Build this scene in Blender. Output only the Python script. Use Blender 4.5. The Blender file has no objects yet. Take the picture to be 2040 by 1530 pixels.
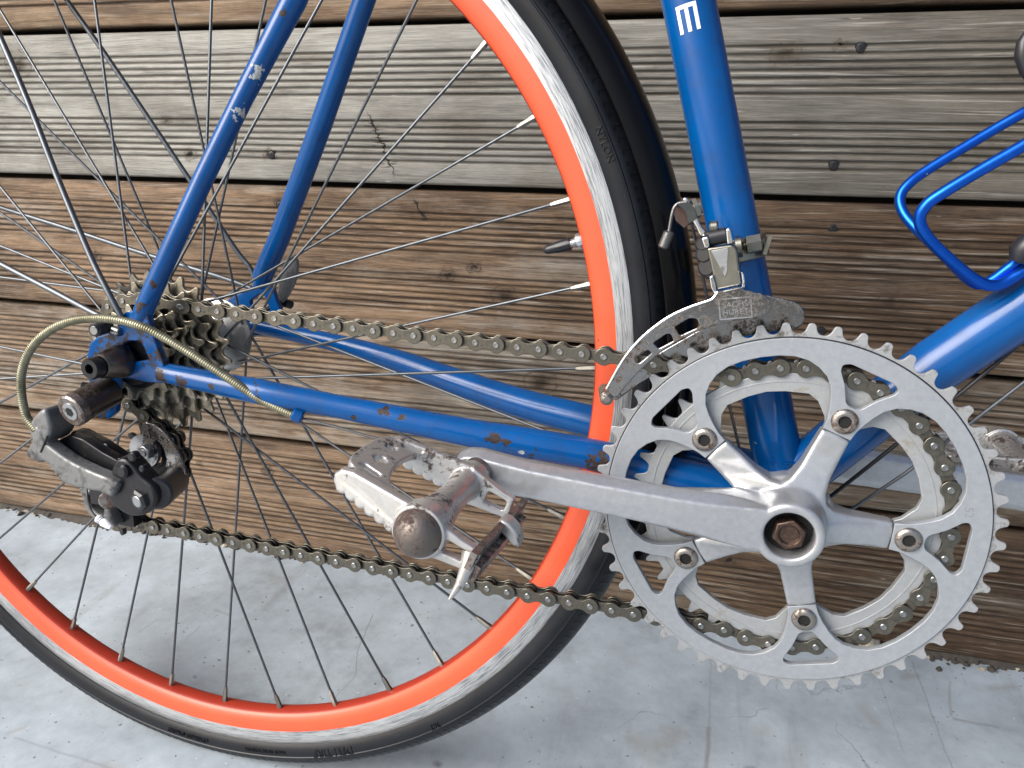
import bpy, bmesh, math, random
from mathutils import Vector, Matrix
random.seed(7)
PI = math.pi
S = 0.001                                   # everything is written in millimetres
scene = bpy.context.scene
col = scene.collection

# ------------------------------------------------------------------ camera, sky, light
cam_d = bpy.data.cameras.new('camera'); cam = bpy.data.objects.new('camera', cam_d); col.objects.link(cam)
cam_d.sensor_width = 36.0; cam_d.lens = 27.175
cam_d.clip_start = 0.02; cam_d.clip_end = 200
cam.matrix_world = Matrix(((0.96541, -0.089612, 0.244853, -0.0576), (0.26051, 0.292441, -0.920116, -0.75635),
                           (0.010849, 0.952076, 0.30567, 0.50125), (0, 0, 0, 1)))
scene.camera = cam
SUN_EL, SUN_AZ = math.radians(36), math.radians(-46)     # azimuth measured from -Y (towards the viewer), negative = left
world = bpy.data.worlds.new('World'); scene.world = world; world.use_nodes = True
wn = world.node_tree.nodes; wl = world.node_tree.links
bg = wn['Background']
sky = wn.new('ShaderNodeTexSky'); sky.sky_type = 'NISHITA'; sky.sun_disc = False
sky.sun_elevation = SUN_EL; sky.sun_rotation = math.radians(180) - SUN_AZ
sky.air_density = 1.0; sky.dust_density = 4.0; sky.ozone_density = 1.0
hs = wn.new('ShaderNodeHueSaturation'); hs.inputs['Saturation'].default_value = 1.0
wl.new(sky.outputs[0], hs.inputs['Color']); wl.new(hs.outputs[0], bg.inputs[0]); bg.inputs[1].default_value = 0.075
sun_d = bpy.data.lights.new('sun', 'SUN'); sun = bpy.data.objects.new('sun', sun_d); col.objects.link(sun)
sun_d.energy = 1.5; sun_d.angle = math.radians(42); sun_d.color = (1, 0.995, 0.985)
sd = Vector((math.sin(SUN_AZ) * math.cos(SUN_EL), -math.cos(SUN_AZ) * math.cos(SUN_EL), math.sin(SUN_EL)))
sun.rotation_euler = sd.to_track_quat('Z', 'Y').to_euler()
vs = scene.view_settings
vs.view_transform = 'Standard'; vs.look = 'None'; vs.gamma = 1.0; vs.use_curve_mapping = False; vs.exposure = 1.4

# ------------------------------------------------------------------ helpers
def tag(o, label=None, cat=None, group=None, kind=None):
    if label: o['label'] = label
    if cat: o['category'] = cat
    if group: o['group'] = group
    if kind: o['kind'] = kind
    return o

def empty(name, parent=None, mat=None):
    o = bpy.data.objects.new(name, None); col.objects.link(o); o.empty_display_size = 0.01
    if parent: o.parent = parent
    if mat is not None: o.matrix_local = mat
    return o

def link(name, me, parent=None, mat=None):
    o = bpy.data.objects.new(name, me); col.objects.link(o)
    if parent: o.parent = parent
    if mat is not None: o.matrix_local = mat
    return o

class MB:
    """collects faces in millimetres; build() makes one mesh object"""
    def __init__(s): s.v = []; s.f = []; s.m = []; s.uv = []
    def add(s, verts, faces, mi=0, uvs=None):
        b = len(s.v); s.v += [tuple(q) for q in verts]
        for k, f in enumerate(faces):
            s.f.append([b + i for i in f]); s.m.append(mi)
            s.uv.append(uvs[k] if uvs else [(0, 0)] * len(f))
        return s
    def box(s, c, size, rot=None, mi=0):
        x, y, z = [d / 2 for d in size]
        vs_ = [Vector((a * x, b * y, d * z)) for a in (-1, 1) for b in (-1, 1) for d in (-1, 1)]
        if rot is not None: vs_ = [rot @ q for q in vs_]
        vs_ = [q + Vector(c) for q in vs_]
        return s.add(vs_, [(0, 1, 3, 2), (4, 6, 7, 5), (0, 4, 5, 1), (2, 3, 7, 6), (0, 2, 6, 4), (1, 5, 7, 3)], mi)
    def tube(s, pts, rad, seg=16, mi=0, caps=True, flat=None):
        pts = [Vector(q) for q in pts]; n = len(pts)
        if not hasattr(rad, '__len__'): rad = [rad] * n
        T = [((pts[min(i + 1, n - 1)] - pts[max(i - 1, 0)]).normalized()) for i in range(n)]
        u = T[0].orthogonal().normalized(); rings = []; uvl = 0; vv = []; us = []
        for i in range(n):
            u = (u - T[i] * u.dot(T[i])).normalized(); w = T[i].cross(u)
            if i: uvl += (pts[i] - pts[i - 1]).length
            us.append(uvl)
            for k in range(seg):
                a = 2 * PI * k / seg
                vv.append(pts[i] + (u * math.cos(a) + w * math.sin(a)) * rad[i])
        F = []; U = []
        for i in range(n - 1):
            for k in range(seg):
                k2 = (k + 1) % seg
                F.append((i * seg + k, i * seg + k2, (i + 1) * seg + k2, (i + 1) * seg + k))
                c0, c1 = k * 2 * PI * rad[i] / seg, (k + 1) * 2 * PI * rad[i] / seg
                U.append([(us[i] * S, c0 * S), (us[i] * S, c1 * S), (us[i + 1] * S, c1 * S), (us[i + 1] * S, c0 * S)])
        if caps:
            F.append(tuple(range(seg - 1, -1, -1))); U.append([(0, 0)] * seg)
            F.append(tuple((n - 1) * seg + k for k in range(seg))); U.append([(0, 0)] * seg)
        return s.add(vv, F, mi, U)
    def cyl(s, p0, p1, r0, r1=None, seg=24, mi=0):
        p0, p1 = Vector(p0), Vector(p1); r1 = r0 if r1 is None else r1
        return s.tube([p0, p1], [r0, r1], seg, mi)
    def rod(s, p0, p1, r, b=0.4, seg=20, mi=0):      # cylinder with chamfered ends
        p0, p1 = Vector(p0), Vector(p1); d = (p1 - p0).normalized()
        return s.tube([p0, p0 + d * b, p1 - d * b, p1], [r - b, r, r, r - b], seg, mi)
    def lathe(s, prof, c=(0, 0), seg=96, mis=None, closed=False, a0=0, a1=2 * PI):
        """profile of (radius, y) turned about the y axis through (cx, cz)"""
        n = len(prof); full = abs(a1 - a0 - 2 * PI) < 1e-6; m = seg if full else seg + 1
        vv = []
        for k in range(m):
            a = a0 + (a1 - a0) * k / seg; ca, sa = math.cos(a), math.sin(a)
            for r, y in prof: vv.append((c[0] + r * ca, y, c[1] + r * sa))
        F = []; mi_ = []; U = []
        pl = [0]
        for i in range(1, n + 1):
            a_, b_ = prof[i - 1], prof[i % n]; pl.append(pl[-1] + math.hypot(a_[0] - b_[0], a_[1] - b_[1]))
        b = len(s.v); s.v += vv
        for k in range(seg):
            k2 = (k + 1) % m if full else k + 1
            for i in range(n if closed else n - 1):
                j = (i + 1) % n
                s.f.append([b + k * n + i, b + k2 * n + i, b + k2 * n + j, b + k * n + j])
                s.m.append(mis[i] if mis else 0)
                r_ = prof[0][0] * S
                t0, t1 = (a0 + (a1 - a0) * k / seg) * r_, (a0 + (a1 - a0) * (k + 1) / seg) * r_
                s.uv.append([(t0, pl[i] * S), (t1, pl[i] * S), (t1, pl[i + 1] * S), (t0, pl[i + 1] * S)])
        return s
    def merge(s, me, fn=None, mi=0):
        vv = [fn(q.co) if fn else q.co for q in me.vertices]
        return s.add(vv, [tuple(q.vertices) for q in me.polygons], mi)
    def mesh(s, name, mats, smooth=True, ang=38):
        me = bpy.data.meshes.new(name)
        me.from_pydata([(x * S, y * S, z * S) for x, y, z in s.v], [], s.f)
        for mt in (mats if isinstance(mats, (list, tuple)) else [mats]): me.materials.append(mt)
        me.polygons.foreach_set('material_index', s.m)
        ul = me.uv_layers.new(name='UVMap'); flat = []
        for u in s.uv:
            for q in u: flat += [q[0], q[1]]
        ul.data.foreach_set('uv', flat)
        bm = bmesh.new(); bm.from_mesh(me); bmesh.ops.recalc_face_normals(bm, faces=bm.faces); bm.to_mesh(me); bm.free()
        if smooth:
            me.shade_smooth(); me.set_sharp_from_angle(angle=math.radians(ang))
        return me
    def build(s, name, mats, parent=None, mat=None, smooth=True, ang=38):
        return link(name, s.mesh(name, mats, smooth, ang), parent, mat)

def curve_mesh(cu):
    o = bpy.data.objects.new('tmp', cu); col.objects.link(o)
    me = bpy.data.meshes.new_from_object(o)
    bpy.data.objects.remove(o)
    return me

def plate_mesh(outer, holes=(), y0=0, y1=1, bev=0.4, bres=2):
    """flat plate in the x-z plane between y0 and y1 with rounded rims; outlines in mm"""
    cu = bpy.data.curves.new('tmp', 'CURVE'); cu.dimensions = '2D'; cu.fill_mode = 'BOTH'
    for ol in [outer] + list(holes):
        sp = cu.splines.new('POLY'); sp.points.add(len(ol) - 1); sp.use_cyclic_u = True
        for q, (x, z) in zip(sp.points, ol): q.co = (x, z, 0, 1)
    t = abs(y1 - y0) / 2
    cu.extrude = max(t - bev, 0.01); cu.bevel_depth = bev; cu.bevel_resolution = bres; cu.offset = -bev
    me = curve_mesh(cu); ym = (y0 + y1) / 2
    for q in me.vertices: q.co = (q.co.x, ym - q.co.z, q.co.y)
    return me

def plate(mb, outer, holes=(), y0=0, y1=1, bev=0.4, mi=0, fn=None, bres=2):
    me = plate_mesh(outer, holes, y0, y1, bev, bres); mb.merge(me, fn, mi); bpy.data.meshes.remove(me); return mb

def smooth2(pts, n=4, closed=True):
    """Catmull-Rom through 2-D or 3-D points"""
    P = [Vector(q) for q in pts]; N = len(P); out = []
    for i in range(N if closed else N - 1):
        g = (lambda k: P[k % N]) if closed else (lambda k: P[max(0, min(N - 1, k))])
        a, b, c, d = g(i - 1), g(i), g(i + 1), g(i + 2)
        for k in range(n):
            t = k / n
            out.append(0.5 * ((2 * b) + (c - a) * t + (2 * a - 5 * b + 4 * c - d) * t * t + (3 * b - a - 3 * c + d) * t ** 3))
    if not closed: out.append(P[-1])
    return [tuple(q) for q in out]

def roundpoly(pts, r, n=4):
    """polygon with its corners rounded to radius about r"""
    P = [Vector(q) for q in pts]; N = len(P); out = []
    for i in range(N):
        a, b, c = P[i - 1], P[i], P[(i + 1) % N]
        d0, d1 = a - b, c - b
        t = min(r, d0.length * 0.45, d1.length * 0.45)
        p0, p1 = b + d0.normalized() * t, b + d1.normalized() * t
        for k in range(n + 1):
            u = k / n; out.append(tuple(p0 * (1 - u) ** 2 + b * 2 * u * (1 - u) + p1 * u * u))
    return out

def circle(c, r, n=24, a0=0, a1=2 * PI):
    return [(c[0] + r * math.cos(a0 + (a1 - a0) * k / n), c[1] + r * math.sin(a0 + (a1 - a0) * k / n)) for k in range(n)]

def ngon(c, r, n, a0=0): return [(c[0] + r * math.cos(a0 + 2 * PI * k / n), c[1] + r * math.sin(a0 + 2 * PI * k / n)) for k in range(n)]

def fuse(name, mb, mats, parent, voxel=0.8, iters=4, mat=None):
    """melts the collected solids into one cast body: voxel remesh, then a little smoothing"""
    o = mb.build('tmp', mats)
    m = o.modifiers.new('r', 'REMESH'); m.mode = 'VOXEL'; m.voxel_size = voxel * S
    k = o.modifiers.new('s', 'SMOOTH'); k.factor = 0.5; k.iterations = iters
    dg = bpy.context.evaluated_depsgraph_get()
    me = bpy.data.meshes.new_from_object(o.evaluated_get(dg), preserve_all_data_layers=False, depsgraph=dg)
    bpy.data.objects.remove(o)
    me.materials.clear()
    for q in (mats if isinstance(mats, (list, tuple)) else [mats]): me.materials.append(q)
    me.shade_smooth(); me.name = name
    return link(name, me, parent, mat)

def text_mesh(body, size, ext):
    cu = bpy.data.curves.new('tmp', 'FONT'); cu.body = body; cu.size = size; cu.extrude = ext; cu.resolution_u = 3
    cu.align_x = 'CENTER'; cu.align_y = 'CENTER'
    return curve_mesh(cu)

# ------------------------------------------------------------------ materials
def node_mat(name):
    m = bpy.data.materials.new(name); m.use_nodes = True
    nt = m.node_tree; return m, nt, nt.nodes['Principled BSDF']

class NT:
    """small wrapper to write node graphs on one line"""
    def __init__(s, nt): s.nt = nt; s.n = nt.nodes; s.l = nt.links
    def node(s, t, **kw):
        o = s.n.new(t)
        for k, v in kw.items(): setattr(o, k, v)
        return o
    def lk(s, a, b): s.l.new(a, b)
    def inp(s, sock, v):
        if hasattr(v, 'links') or isinstance(v, bpy.types.NodeSocket): s.l.new(v, sock)
        else: sock.default_value = v
    def math(s, op, a, b=0.0, c=0.0, clamp=False):
        o = s.node('ShaderNodeMath', operation=op, use_clamp=clamp)
        s.inp(o.inputs[0], a); s.inp(o.inputs[1], b); s.inp(o.inputs[2], c); return o.outputs[0]
    def coord(s, which='Object'): return s.node('ShaderNodeTexCoord').outputs[which]
    def mapv(s, v, scale=(1, 1, 1), loc=(0, 0, 0), rot=(0, 0, 0)):
        o = s.node('ShaderNodeMapping'); s.lk(v, o.inputs[0])
        s.inp(o.inputs['Location'], loc); o.inputs['Scale'].default_value = scale; o.inputs['Rotation'].default_value = rot; return o.outputs[0]
    def noise(s, v, scale=5.0, detail=4.0, rough=0.55, dist=0.0):
        o = s.node('ShaderNodeTexNoise'); s.lk(v, o.inputs['Vector']); o.inputs['Scale'].default_value = scale
        o.inputs['Detail'].default_value = detail; o.inputs['Roughness'].default_value = rough; o.inputs['Distortion'].default_value = dist
        return o.outputs['Fac']
    def voro(s, v, scale=5.0, feature='F1', rnd=1.0):
        o = s.node('ShaderNodeTexVoronoi', feature=feature); s.lk(v, o.inputs['Vector']); o.inputs['Scale'].default_value = scale
        o.inputs['Randomness'].default_value = rnd; return o.outputs['Distance']
    def ramp(s, f, stops):
        o = s.node('ShaderNodeValToRGB'); s.inp(o.inputs[0], f); e = o.color_ramp.elements
        while len(e) < len(stops): e.new(0.5)
        for q, (pos, c) in zip(e, stops): q.position = pos; q.color = (*c, 1) if len(c) == 3 else c
        return o.outputs[0]
    def step(s, f, a, b, lo=0.0, hi=1.0):
        o = s.node('ShaderNodeMapRange'); s.inp(o.inputs[0], f)
        for k, v in zip((1, 2, 3, 4), (a, b, lo, hi)): s.inp(o.inputs[k], v)
        return o.outputs[0]
    def mix(s, f, a, b, mode='MIX'):
        o = s.node('ShaderNodeMix', data_type='RGBA', blend_type=mode)
        s.inp(o.inputs[0], f)
        for sock, v in ((o.inputs[6], a), (o.inputs[7], b)):
            s.inp(sock, (*v, 1) if isinstance(v, (tuple, list)) and len(v) == 3 else v)
        return o.outputs[2]
    def bump(s, h, strength=0.3, dist=0.001, normal=None):
        o = s.node('ShaderNodeBump'); s.lk(h, o.inputs['Height']); o.inputs['Strength'].default_value = strength
        o.inputs['Distance'].default_value = dist
        if normal is not None: s.lk(normal, o.inputs['Normal'])
        return o.outputs[0]

def metal(name, base, rough, rust=0.0, rustcol=(0.09, 0.045, 0.03), grime=0.0, grimecol=(0.02, 0.018, 0.014), met=1.0, bump=0.15,
          scratch=0.0, scale=1.0, spec_var=0.12):
    """worn metal: mottled tone, pitted rust patches, dark grime, fine scratches"""
    m, nt, b = node_mat(name); g = NT(nt); v = g.coord()
    n1 = g.noise(v, 60 * scale, 5, 0.6); n2 = g.noise(v, 260 * scale, 5, 0.65); n3 = g.noise(v, 900 * scale, 3, 0.6)
    c = g.mix(g.step(n2, 0.35, 0.7), tuple(q * 0.86 for q in base), base)
    h = n3
    rgh = g.math('ADD', g.math('MULTIPLY', g.math('SUBTRACT', n1, 0.5), spec_var * 2), rough)
    mt = met
    if grime:
        gm = g.step(g.math('ADD', g.math('MULTIPLY', n1, 0.6), g.math('MULTIPLY', n2, 0.4)), 0.62 - 0.22 * grime, 0.72 - 0.18 * grime, 0.0, min(1, 0.55 + grime))
        c = g.mix(gm, c, grimecol); rgh = g.math('ADD', rgh, g.math('MULTIPLY', gm, 0.3))
        mt = g.math('MULTIPLY', g.math('SUBTRACT', 1.0, gm), met)
    if rust:
        rm = g.step(g.math('ADD', g.math('MULTIPLY', n1, 0.5), g.math('MULTIPLY', n2, 0.5)), 0.66 - 0.26 * rust, 0.7 - 0.22 * rust)
        rc = g.mix(g.step(n3, 0.3, 0.7), tuple(q * 0.45 for q in rustcol), tuple(q * 1.7 for q in rustcol))
        c = g.mix(rm, c, rc); rgh = g.math('ADD', rgh, g.math('MULTIPLY', rm, 0.35))
        mt = g.math('MULTIPLY', g.math('SUBTRACT', 1.0, rm), mt)
    if scratch:
        w = g.node('ShaderNodeTexVoronoi', feature='DISTANCE_TO_EDGE'); g.lk(g.mapv(v, (90, 90, 500), rot=(0.3, 0.5, 0.4)), w.inputs['Vector'])
        w.inputs['Scale'].default_value = 3.0
        sc = g.step(w.outputs['Distance'], 0.0, 0.03, scratch, 0.0)
        c = g.mix(sc, c, tuple(min(1, q * 1.5) for q in base))
    g.lk(c, b.inputs['Base Color']); g.lk(g.math('MAXIMUM', rgh, 0.05), b.inputs['Roughness']); g.inp(b.inputs['Metallic'], mt)
    if bump: g.lk(g.bump(g.math('ADD', n3, n2), bump, 0.0003), b.inputs['Normal'])
    return m

def plain(name, base, rough, met=0.0, coat=0.0, bump=0.0, bscale=900, var=0.15, spec=0.5):
    m, nt, b = node_mat(name); g = NT(nt); v = g.coord()
    n = g.noise(v, 120, 4, 0.6); c = g.mix(n, tuple(q * (1 - var) for q in base), tuple(min(1, q * (1 + var)) for q in base))
    g.lk(c, b.inputs['Base Color']); b.inputs['Metallic'].default_value = met
    g.lk(g.math('ADD', g.math('MULTIPLY', g.math('SUBTRACT', n, 0.5), 0.15), rough), b.inputs['Roughness'])
    b.inputs['Coat Weight'].default_value = coat; b.inputs['Coat Roughness'].default_value = 0.06
    b.inputs['Specular IOR Level'].default_value = spec
    if bump: g.lk(g.bump(g.noise(v, bscale, 3, 0.6), bump, 0.0003), b.inputs['Normal'])
    return m

def blue_paint(name, chips=0.5, grime=0.3, spots=()):
    m, nt, b = node_mat(name); g = NT(nt); v = g.coord()
    n1 = g.noise(v, 26, 4, 0.6); n2 = g.noise(v, 150, 5, 0.7); n3 = g.noise(v, 700, 3, 0.6)
    c = g.mix(g.step(n1, 0.3, 0.7), (0.0004, 0.055, 0.205), (0.0006, 0.076, 0.275))
    # chips through to dark primer, to rust and, a few, to bare metal
    f = g.math('ADD', g.math('MULTIPLY', n1, 0.62), g.math('MULTIPLY', n2, 0.38))
    chip = g.step(f, 0.70 - 0.17 * chips, 0.705 - 0.17 * chips)
    cc = g.mix(g.step(n3, 0.4, 0.6), (0.008, 0.012, 0.022), (0.045, 0.026, 0.02))
    c = g.mix(chip, c, cc)
    f2 = g.math('ADD', g.math('MULTIPLY', g.noise(g.mapv(v, loc=(3.1, 1.7, 0.4)), 34, 3, 0.5), 0.6), g.math('MULTIPLY', n2, 0.4))
    bare = g.step(f2, 0.685, 0.69); c = g.mix(g.math('MULTIPLY', bare, 0.9), c, (0.30, 0.31, 0.30))
    dirt = g.step(g.noise(v, 70, 6, 0.7), 0.5, 0.75, 0.0, grime); c = g.mix(dirt, c, (0.02, 0.03, 0.05))
    for (x, y, z, r, kind) in spots:           # chips at their own places: bare metal or rust
        dv = g.node('ShaderNodeVectorMath', operation='DISTANCE'); g.lk(v, dv.inputs[0]); dv.inputs[1].default_value = (x * S, y * S, z * S)
        dd = g.math('ADD', dv.outputs['Value'], g.math('MULTIPLY', g.math('SUBTRACT', g.noise(v, 260, 3, 0.6), 0.5), r * S * 3.2))
        k = g.step(dd, r * S * 0.92, r * S, 1.0, 0.0)
        kc = g.mix(g.step(n3, 0.4, 0.6), (0.30, 0.32, 0.30), (0.5, 0.52, 0.5)) if kind == 'bare' else g.mix(g.step(n3, 0.35, 0.65), (0.012, 0.010, 0.012), (0.052, 0.030, 0.023))
        c = g.mix(k, c, kc); chip = g.math('MAXIMUM', chip, k)
    g.lk(c, b.inputs['Base Color'])
    g.lk(g.math('ADD', g.math('MULTIPLY', chip, 0.35), g.math('ADD', g.math('MULTIPLY', dirt, 0.3), 0.20)), b.inputs['Roughness'])
    b.inputs['Coat Weight'].default_value = 0.12; b.inputs['Coat Roughness'].default_value = 0.06; b.inputs['Specular IOR Level'].default_value = 0.32
    h = g.math('SUBTRACT', g.math('MULTIPLY', g.noise(v, 420, 2, 0.5), 0.35), g.math('ADD', chip, bare))
    g.lk(g.bump(h, 0.22, 0.0003), b.inputs['Normal'])
    return m

M = {}
M['blue'] = blue_paint('blue_paint', 0.12, 0.3)
M['blue_worn'] = blue_paint('chipped_blue_paint', 0.72, 0.5)
M['blue_stay'] = blue_paint('chipped_seat_stay_paint', 0.55, 0.4, [(*(-326.09,-46.0,235.34), 4.8, 'bare'), (*(-336.55,-50.0,213.56), 5.6, 'bare'), (*(-340.84,-51.0,207.4), 1.6, 'bare'), (*(-346.1,-55.0,187.51), 1.2, 'bare'), (*(-312.04,-38.0,268.97), 2.6, 'rust'), (*(-393.96,-70.0,107.19), 3.6, 'rust'), (*(-404.12,-72.0,92.67), 3.6, 'rust')])
M['blue_chain_stay'] = blue_paint('chipped_chain_stay_paint', 0.5, 0.5, [(*(-240.59,-59.0,38.31), 4.6, 'rust'), (*(-228.64,-58.0,34.52), 2.4, 'rust'), (*(-259.04,-62.0,30.97), 2.2, 'rust'), (*(-170.48,-52.0,26.02), 4.4, 'rust'), (*(-163.13,-52.0,23.73), 3, 'rust'), (*(-107.27,-42.0,14.44), 8, 'rust'), (*(-410.14,-69.0,46.51), 4, 'rust'), (*(-394.92,-70.0,47.49), 5, 'rust'), (*(-377.95,-71.0,45.64), 4.2, 'rust'), (*(-203.86,-54.0,41.57), 2, 'bare'), (*(-154.42,-50.0,18.43), 1.8, 'bare'), (*(-355.19,-71.0,44.86), 2, 'rust')])
M['blue_dirty'] = blue_paint('dirty_blue_paint', 0.95, 1.2)
M['alu'] = metal('polished_aluminium', (0.46, 0.47, 0.485), 0.33, met=0.7, grime=0.09, scratch=0.25, bump=0.06, grimecol=(0.10, 0.10, 0.10))
M['ring'] = metal('anodised_chainring', (0.335, 0.358, 0.385), 0.46, met=0.45, grime=0.04, scratch=0.15, bump=0.03, grimecol=(0.2, 0.2, 0.2))
M['ring_teeth'] = metal('greasy_chainring_teeth', (0.36, 0.37, 0.38), 0.45, met=0.45, grime=0.45, grimecol=(0.07, 0.065, 0.055), bump=0.05, scale=1.4)
M['rust_bolt'] = metal('rusted_crank_bolt', (0.11, 0.075, 0.06), 0.46, rust=0.6, rustcol=(0.05, 0.024, 0.014), grime=0.5, bump=0.3, scale=2)
M['ring_in'] = metal('inner_chainring_aluminium', (0.36, 0.375, 0.385), 0.42, met=0.45, grime=0.25, bump=0.05, grimecol=(0.16, 0.14, 0.10))
M['cast'] = metal('worn_cast_aluminium', (0.54, 0.53, 0.515), 0.32, met=0.7, rust=0.40, rustcol=(0.05, 0.036, 0.03), grime=0.4, grimecol=(0.07, 0.055, 0.045), bump=0.12)
M['cast_grey'] = metal('grimy_grey_alloy', (0.21, 0.215, 0.215), 0.46, met=0.6, grime=0.65, grimecol=(0.04, 0.04, 0.04), bump=0.3)
M['brown'] = metal('browned_steel', (0.30, 0.27, 0.25), 0.36, rust=0.76, rustcol=(0.060, 0.040, 0.033), grime=0.35, grimecol=(0.03, 0.025, 0.022), bump=0.3)
M['cap'] = metal('tarnished_brown_cap', (0.17, 0.145, 0.13), 0.44, met=0.75, rust=0.55, rustcol=(0.055, 0.036, 0.03), grime=0.4, grimecol=(0.035, 0.028, 0.025), bump=0.5, scale=0.8)
M['knuckle'] = metal('grimy_dark_steel', (0.13, 0.115, 0.10), 0.32, rust=0.35, rustcol=(0.04, 0.03, 0.022), grime=0.3, bump=0.12)
M['chrome'] = metal('pitted_chrome', (0.30, 0.295, 0.29), 0.17, rust=0.58, rustcol=(0.05, 0.038, 0.028), bump=0.05, scale=2.2)
M['chrome_clean'] = metal('bright_chrome', (0.78, 0.79, 0.80), 0.14, grime=0.15, bump=0.05)
M['oily'] = metal('oily_black_steel', (0.022, 0.022, 0.025), 0.3, grime=0.2, bump=0.15, met=0.5)
M['olive'] = metal('olive_zinc_steel', (0.27, 0.26, 0.22), 0.35, grime=0.3, bump=0.1)
M['rusty'] = metal('rusty_bolt_steel', (0.36, 0.33, 0.30), 0.36, rust=0.55, rustcol=(0.06, 0.036, 0.024), grime=0.3, grimecol=(0.03, 0.022, 0.016), bump=0.3, scale=2)
M['chain'] = metal('brown_grey_chain_steel', (0.155, 0.145, 0.12), 0.37, grime=0.4, bump=0.04)
M['chain_dark'] = metal('black_chain_steel', (0.03, 0.03, 0.028), 0.3, bump=0.05)
M['pin'] = metal('bright_pin_steel', (0.34, 0.34, 0.33), 0.36, bump=0.05)
M['cog'] = metal('gold_grey_cog_steel', (0.41, 0.38, 0.305), 0.30, grime=0.66, grimecol=(0.02, 0.017, 0.013), bump=0.08, scale=0.4)
M['spoke'] = metal('dull_spoke_steel', (0.145, 0.158, 0.172), 0.44, bump=0.0)
M['nipple'] = metal('brass_nickel', (0.30, 0.29, 0.26), 0.40, grime=0.4, bump=0.0)
M['hub'] = metal('hub_aluminium', (0.46, 0.47, 0.48), 0.38, grime=0.4)
M['black'] = plain('black_plastic', (0.012, 0.013, 0.017), 0.38, bump=0.08)
M['rubber'] = plain('boot_rubber', (0.014, 0.014, 0.015), 0.6, bump=0.3)
M['gloss'] = plain('glossy_black_mudguard', (0.003, 0.003, 0.0035), 0.24, spec=0.14)
M['stamp'] = plain('faint_grey_stamp', (0.20, 0.21, 0.22), 0.5)
M['white'] = plain('white_decal', (0.72, 0.76, 0.78), 0.45, var=0.04)
M['white_plastic'] = plain('white_cable_end', (0.75, 0.76, 0.80), 0.4, var=0.05)
M['cable'] = metal('braided_wire', (0.16, 0.16, 0.16), 0.45, bump=0.5)
M['amber'] = plain('amber_reflector', (0.45, 0.16, 0.01), 0.3)
M['hole'] = plain('black_recess', (0.004, 0.004, 0.004), 0.8)

def mk_orange():
    m, nt, b = node_mat('orange_rim_paint'); g = NT(nt); v = g.coord()
    n = g.noise(v, 30, 4, 0.6); c = g.mix(n, (0.60, 0.064, 0.018), (0.70, 0.090, 0.030))
    sm = g.step(g.noise(g.mapv(g.coord('UV'), (9, 120, 1)), 1.0, 5, 0.65), 0.55, 0.75, 0.0, 0.35); c = g.mix(sm, c, (0.30, 0.035, 0.016))
    sp = g.step(g.math('ADD', g.math('MULTIPLY', g.noise(v, 330, 3, 0.5), 0.7), g.math('MULTIPLY', n, 0.3)), 0.705, 0.715)
    c = g.mix(sp, c, (0.12, 0.03, 0.02)); g.lk(c, b.inputs['Base Color']); b.inputs['Roughness'].default_value = 0.42
    b.inputs['Specular IOR Level'].default_value = 0.55
    g.lk(g.bump(g.noise(v, 700, 2, 0.5), 0.08, 0.0002), b.inputs['Normal']); return m
M['orange'] = mk_orange()
M['rimbed'] = plain('red_rim_bed', (0.30, 0.022, 0.008), 0.45)
M['darkred'] = plain('dark_red_rim_lip', (0.055, 0.004, 0.008), 0.5)

def mk_track():
    m, nt, b = node_mat('scuffed_brake_track'); g = NT(nt); uv = g.coord('UV')
    s1 = g.noise(g.mapv(uv, (70, 2600, 1)), 1.0, 4, 0.6); s2 = g.noise(g.mapv(uv, (14, 900, 1), (3, 5, 0)), 1.0, 3, 0.5)
    blot = g.noise(g.mapv(uv, (9, 60, 1)), 1.0, 3, 0.5)
    dark = g.step(g.math('ADD', g.math('MULTIPLY', s1, 0.6), g.math('ADD', g.math('MULTIPLY', s2, 0.3), g.math('MULTIPLY', blot, 0.25))), 0.535, 0.65)
    c = g.mix(s2, (0.42, 0.435, 0.44), (0.64, 0.655, 0.66)); c = g.mix(g.math('MULTIPLY', dark, 0.85), c, (0.10, 0.11, 0.13))
    g.lk(c, b.inputs['Base Color']); b.inputs['Metallic'].default_value = 0.55
    g.lk(g.math('ADD', g.math('MULTIPLY', s1, 0.25), 0.32), b.inputs['Roughness'])
    g.lk(g.bump(s1, 0.15, 0.0003), b.inputs['Normal']); return m
M['track'] = mk_track()

def mk_tyre():
    m, nt, b = node_mat('tyre_rubber'); g = NT(nt); v = g.coord()
    n = g.noise(v, 40, 5, 0.65); f = g.noise(v, 1500, 2, 0.6)
    c = g.mix(g.step(n, 0.3, 0.7), (0.005, 0.006, 0.0085), (0.0095, 0.0115, 0.016))
    sp = g.step(g.noise(g.mapv(v, loc=(1, 2, 3)), 900, 2, 0.5), 0.73, 0.78); c = g.mix(sp, c, (0.11, 0.11, 0.11))
    b.inputs['Specular IOR Level'].default_value = 0.24
    g.lk(c, b.inputs['Base Color']); g.lk(g.math('ADD', g.math('MULTIPLY', n, 0.15), 0.27), b.inputs['Roughness'])
    g.lk(g.bump(f, 0.12, 0.0003), b.inputs['Normal']); return m
M['tyre'] = mk_tyre()

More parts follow.
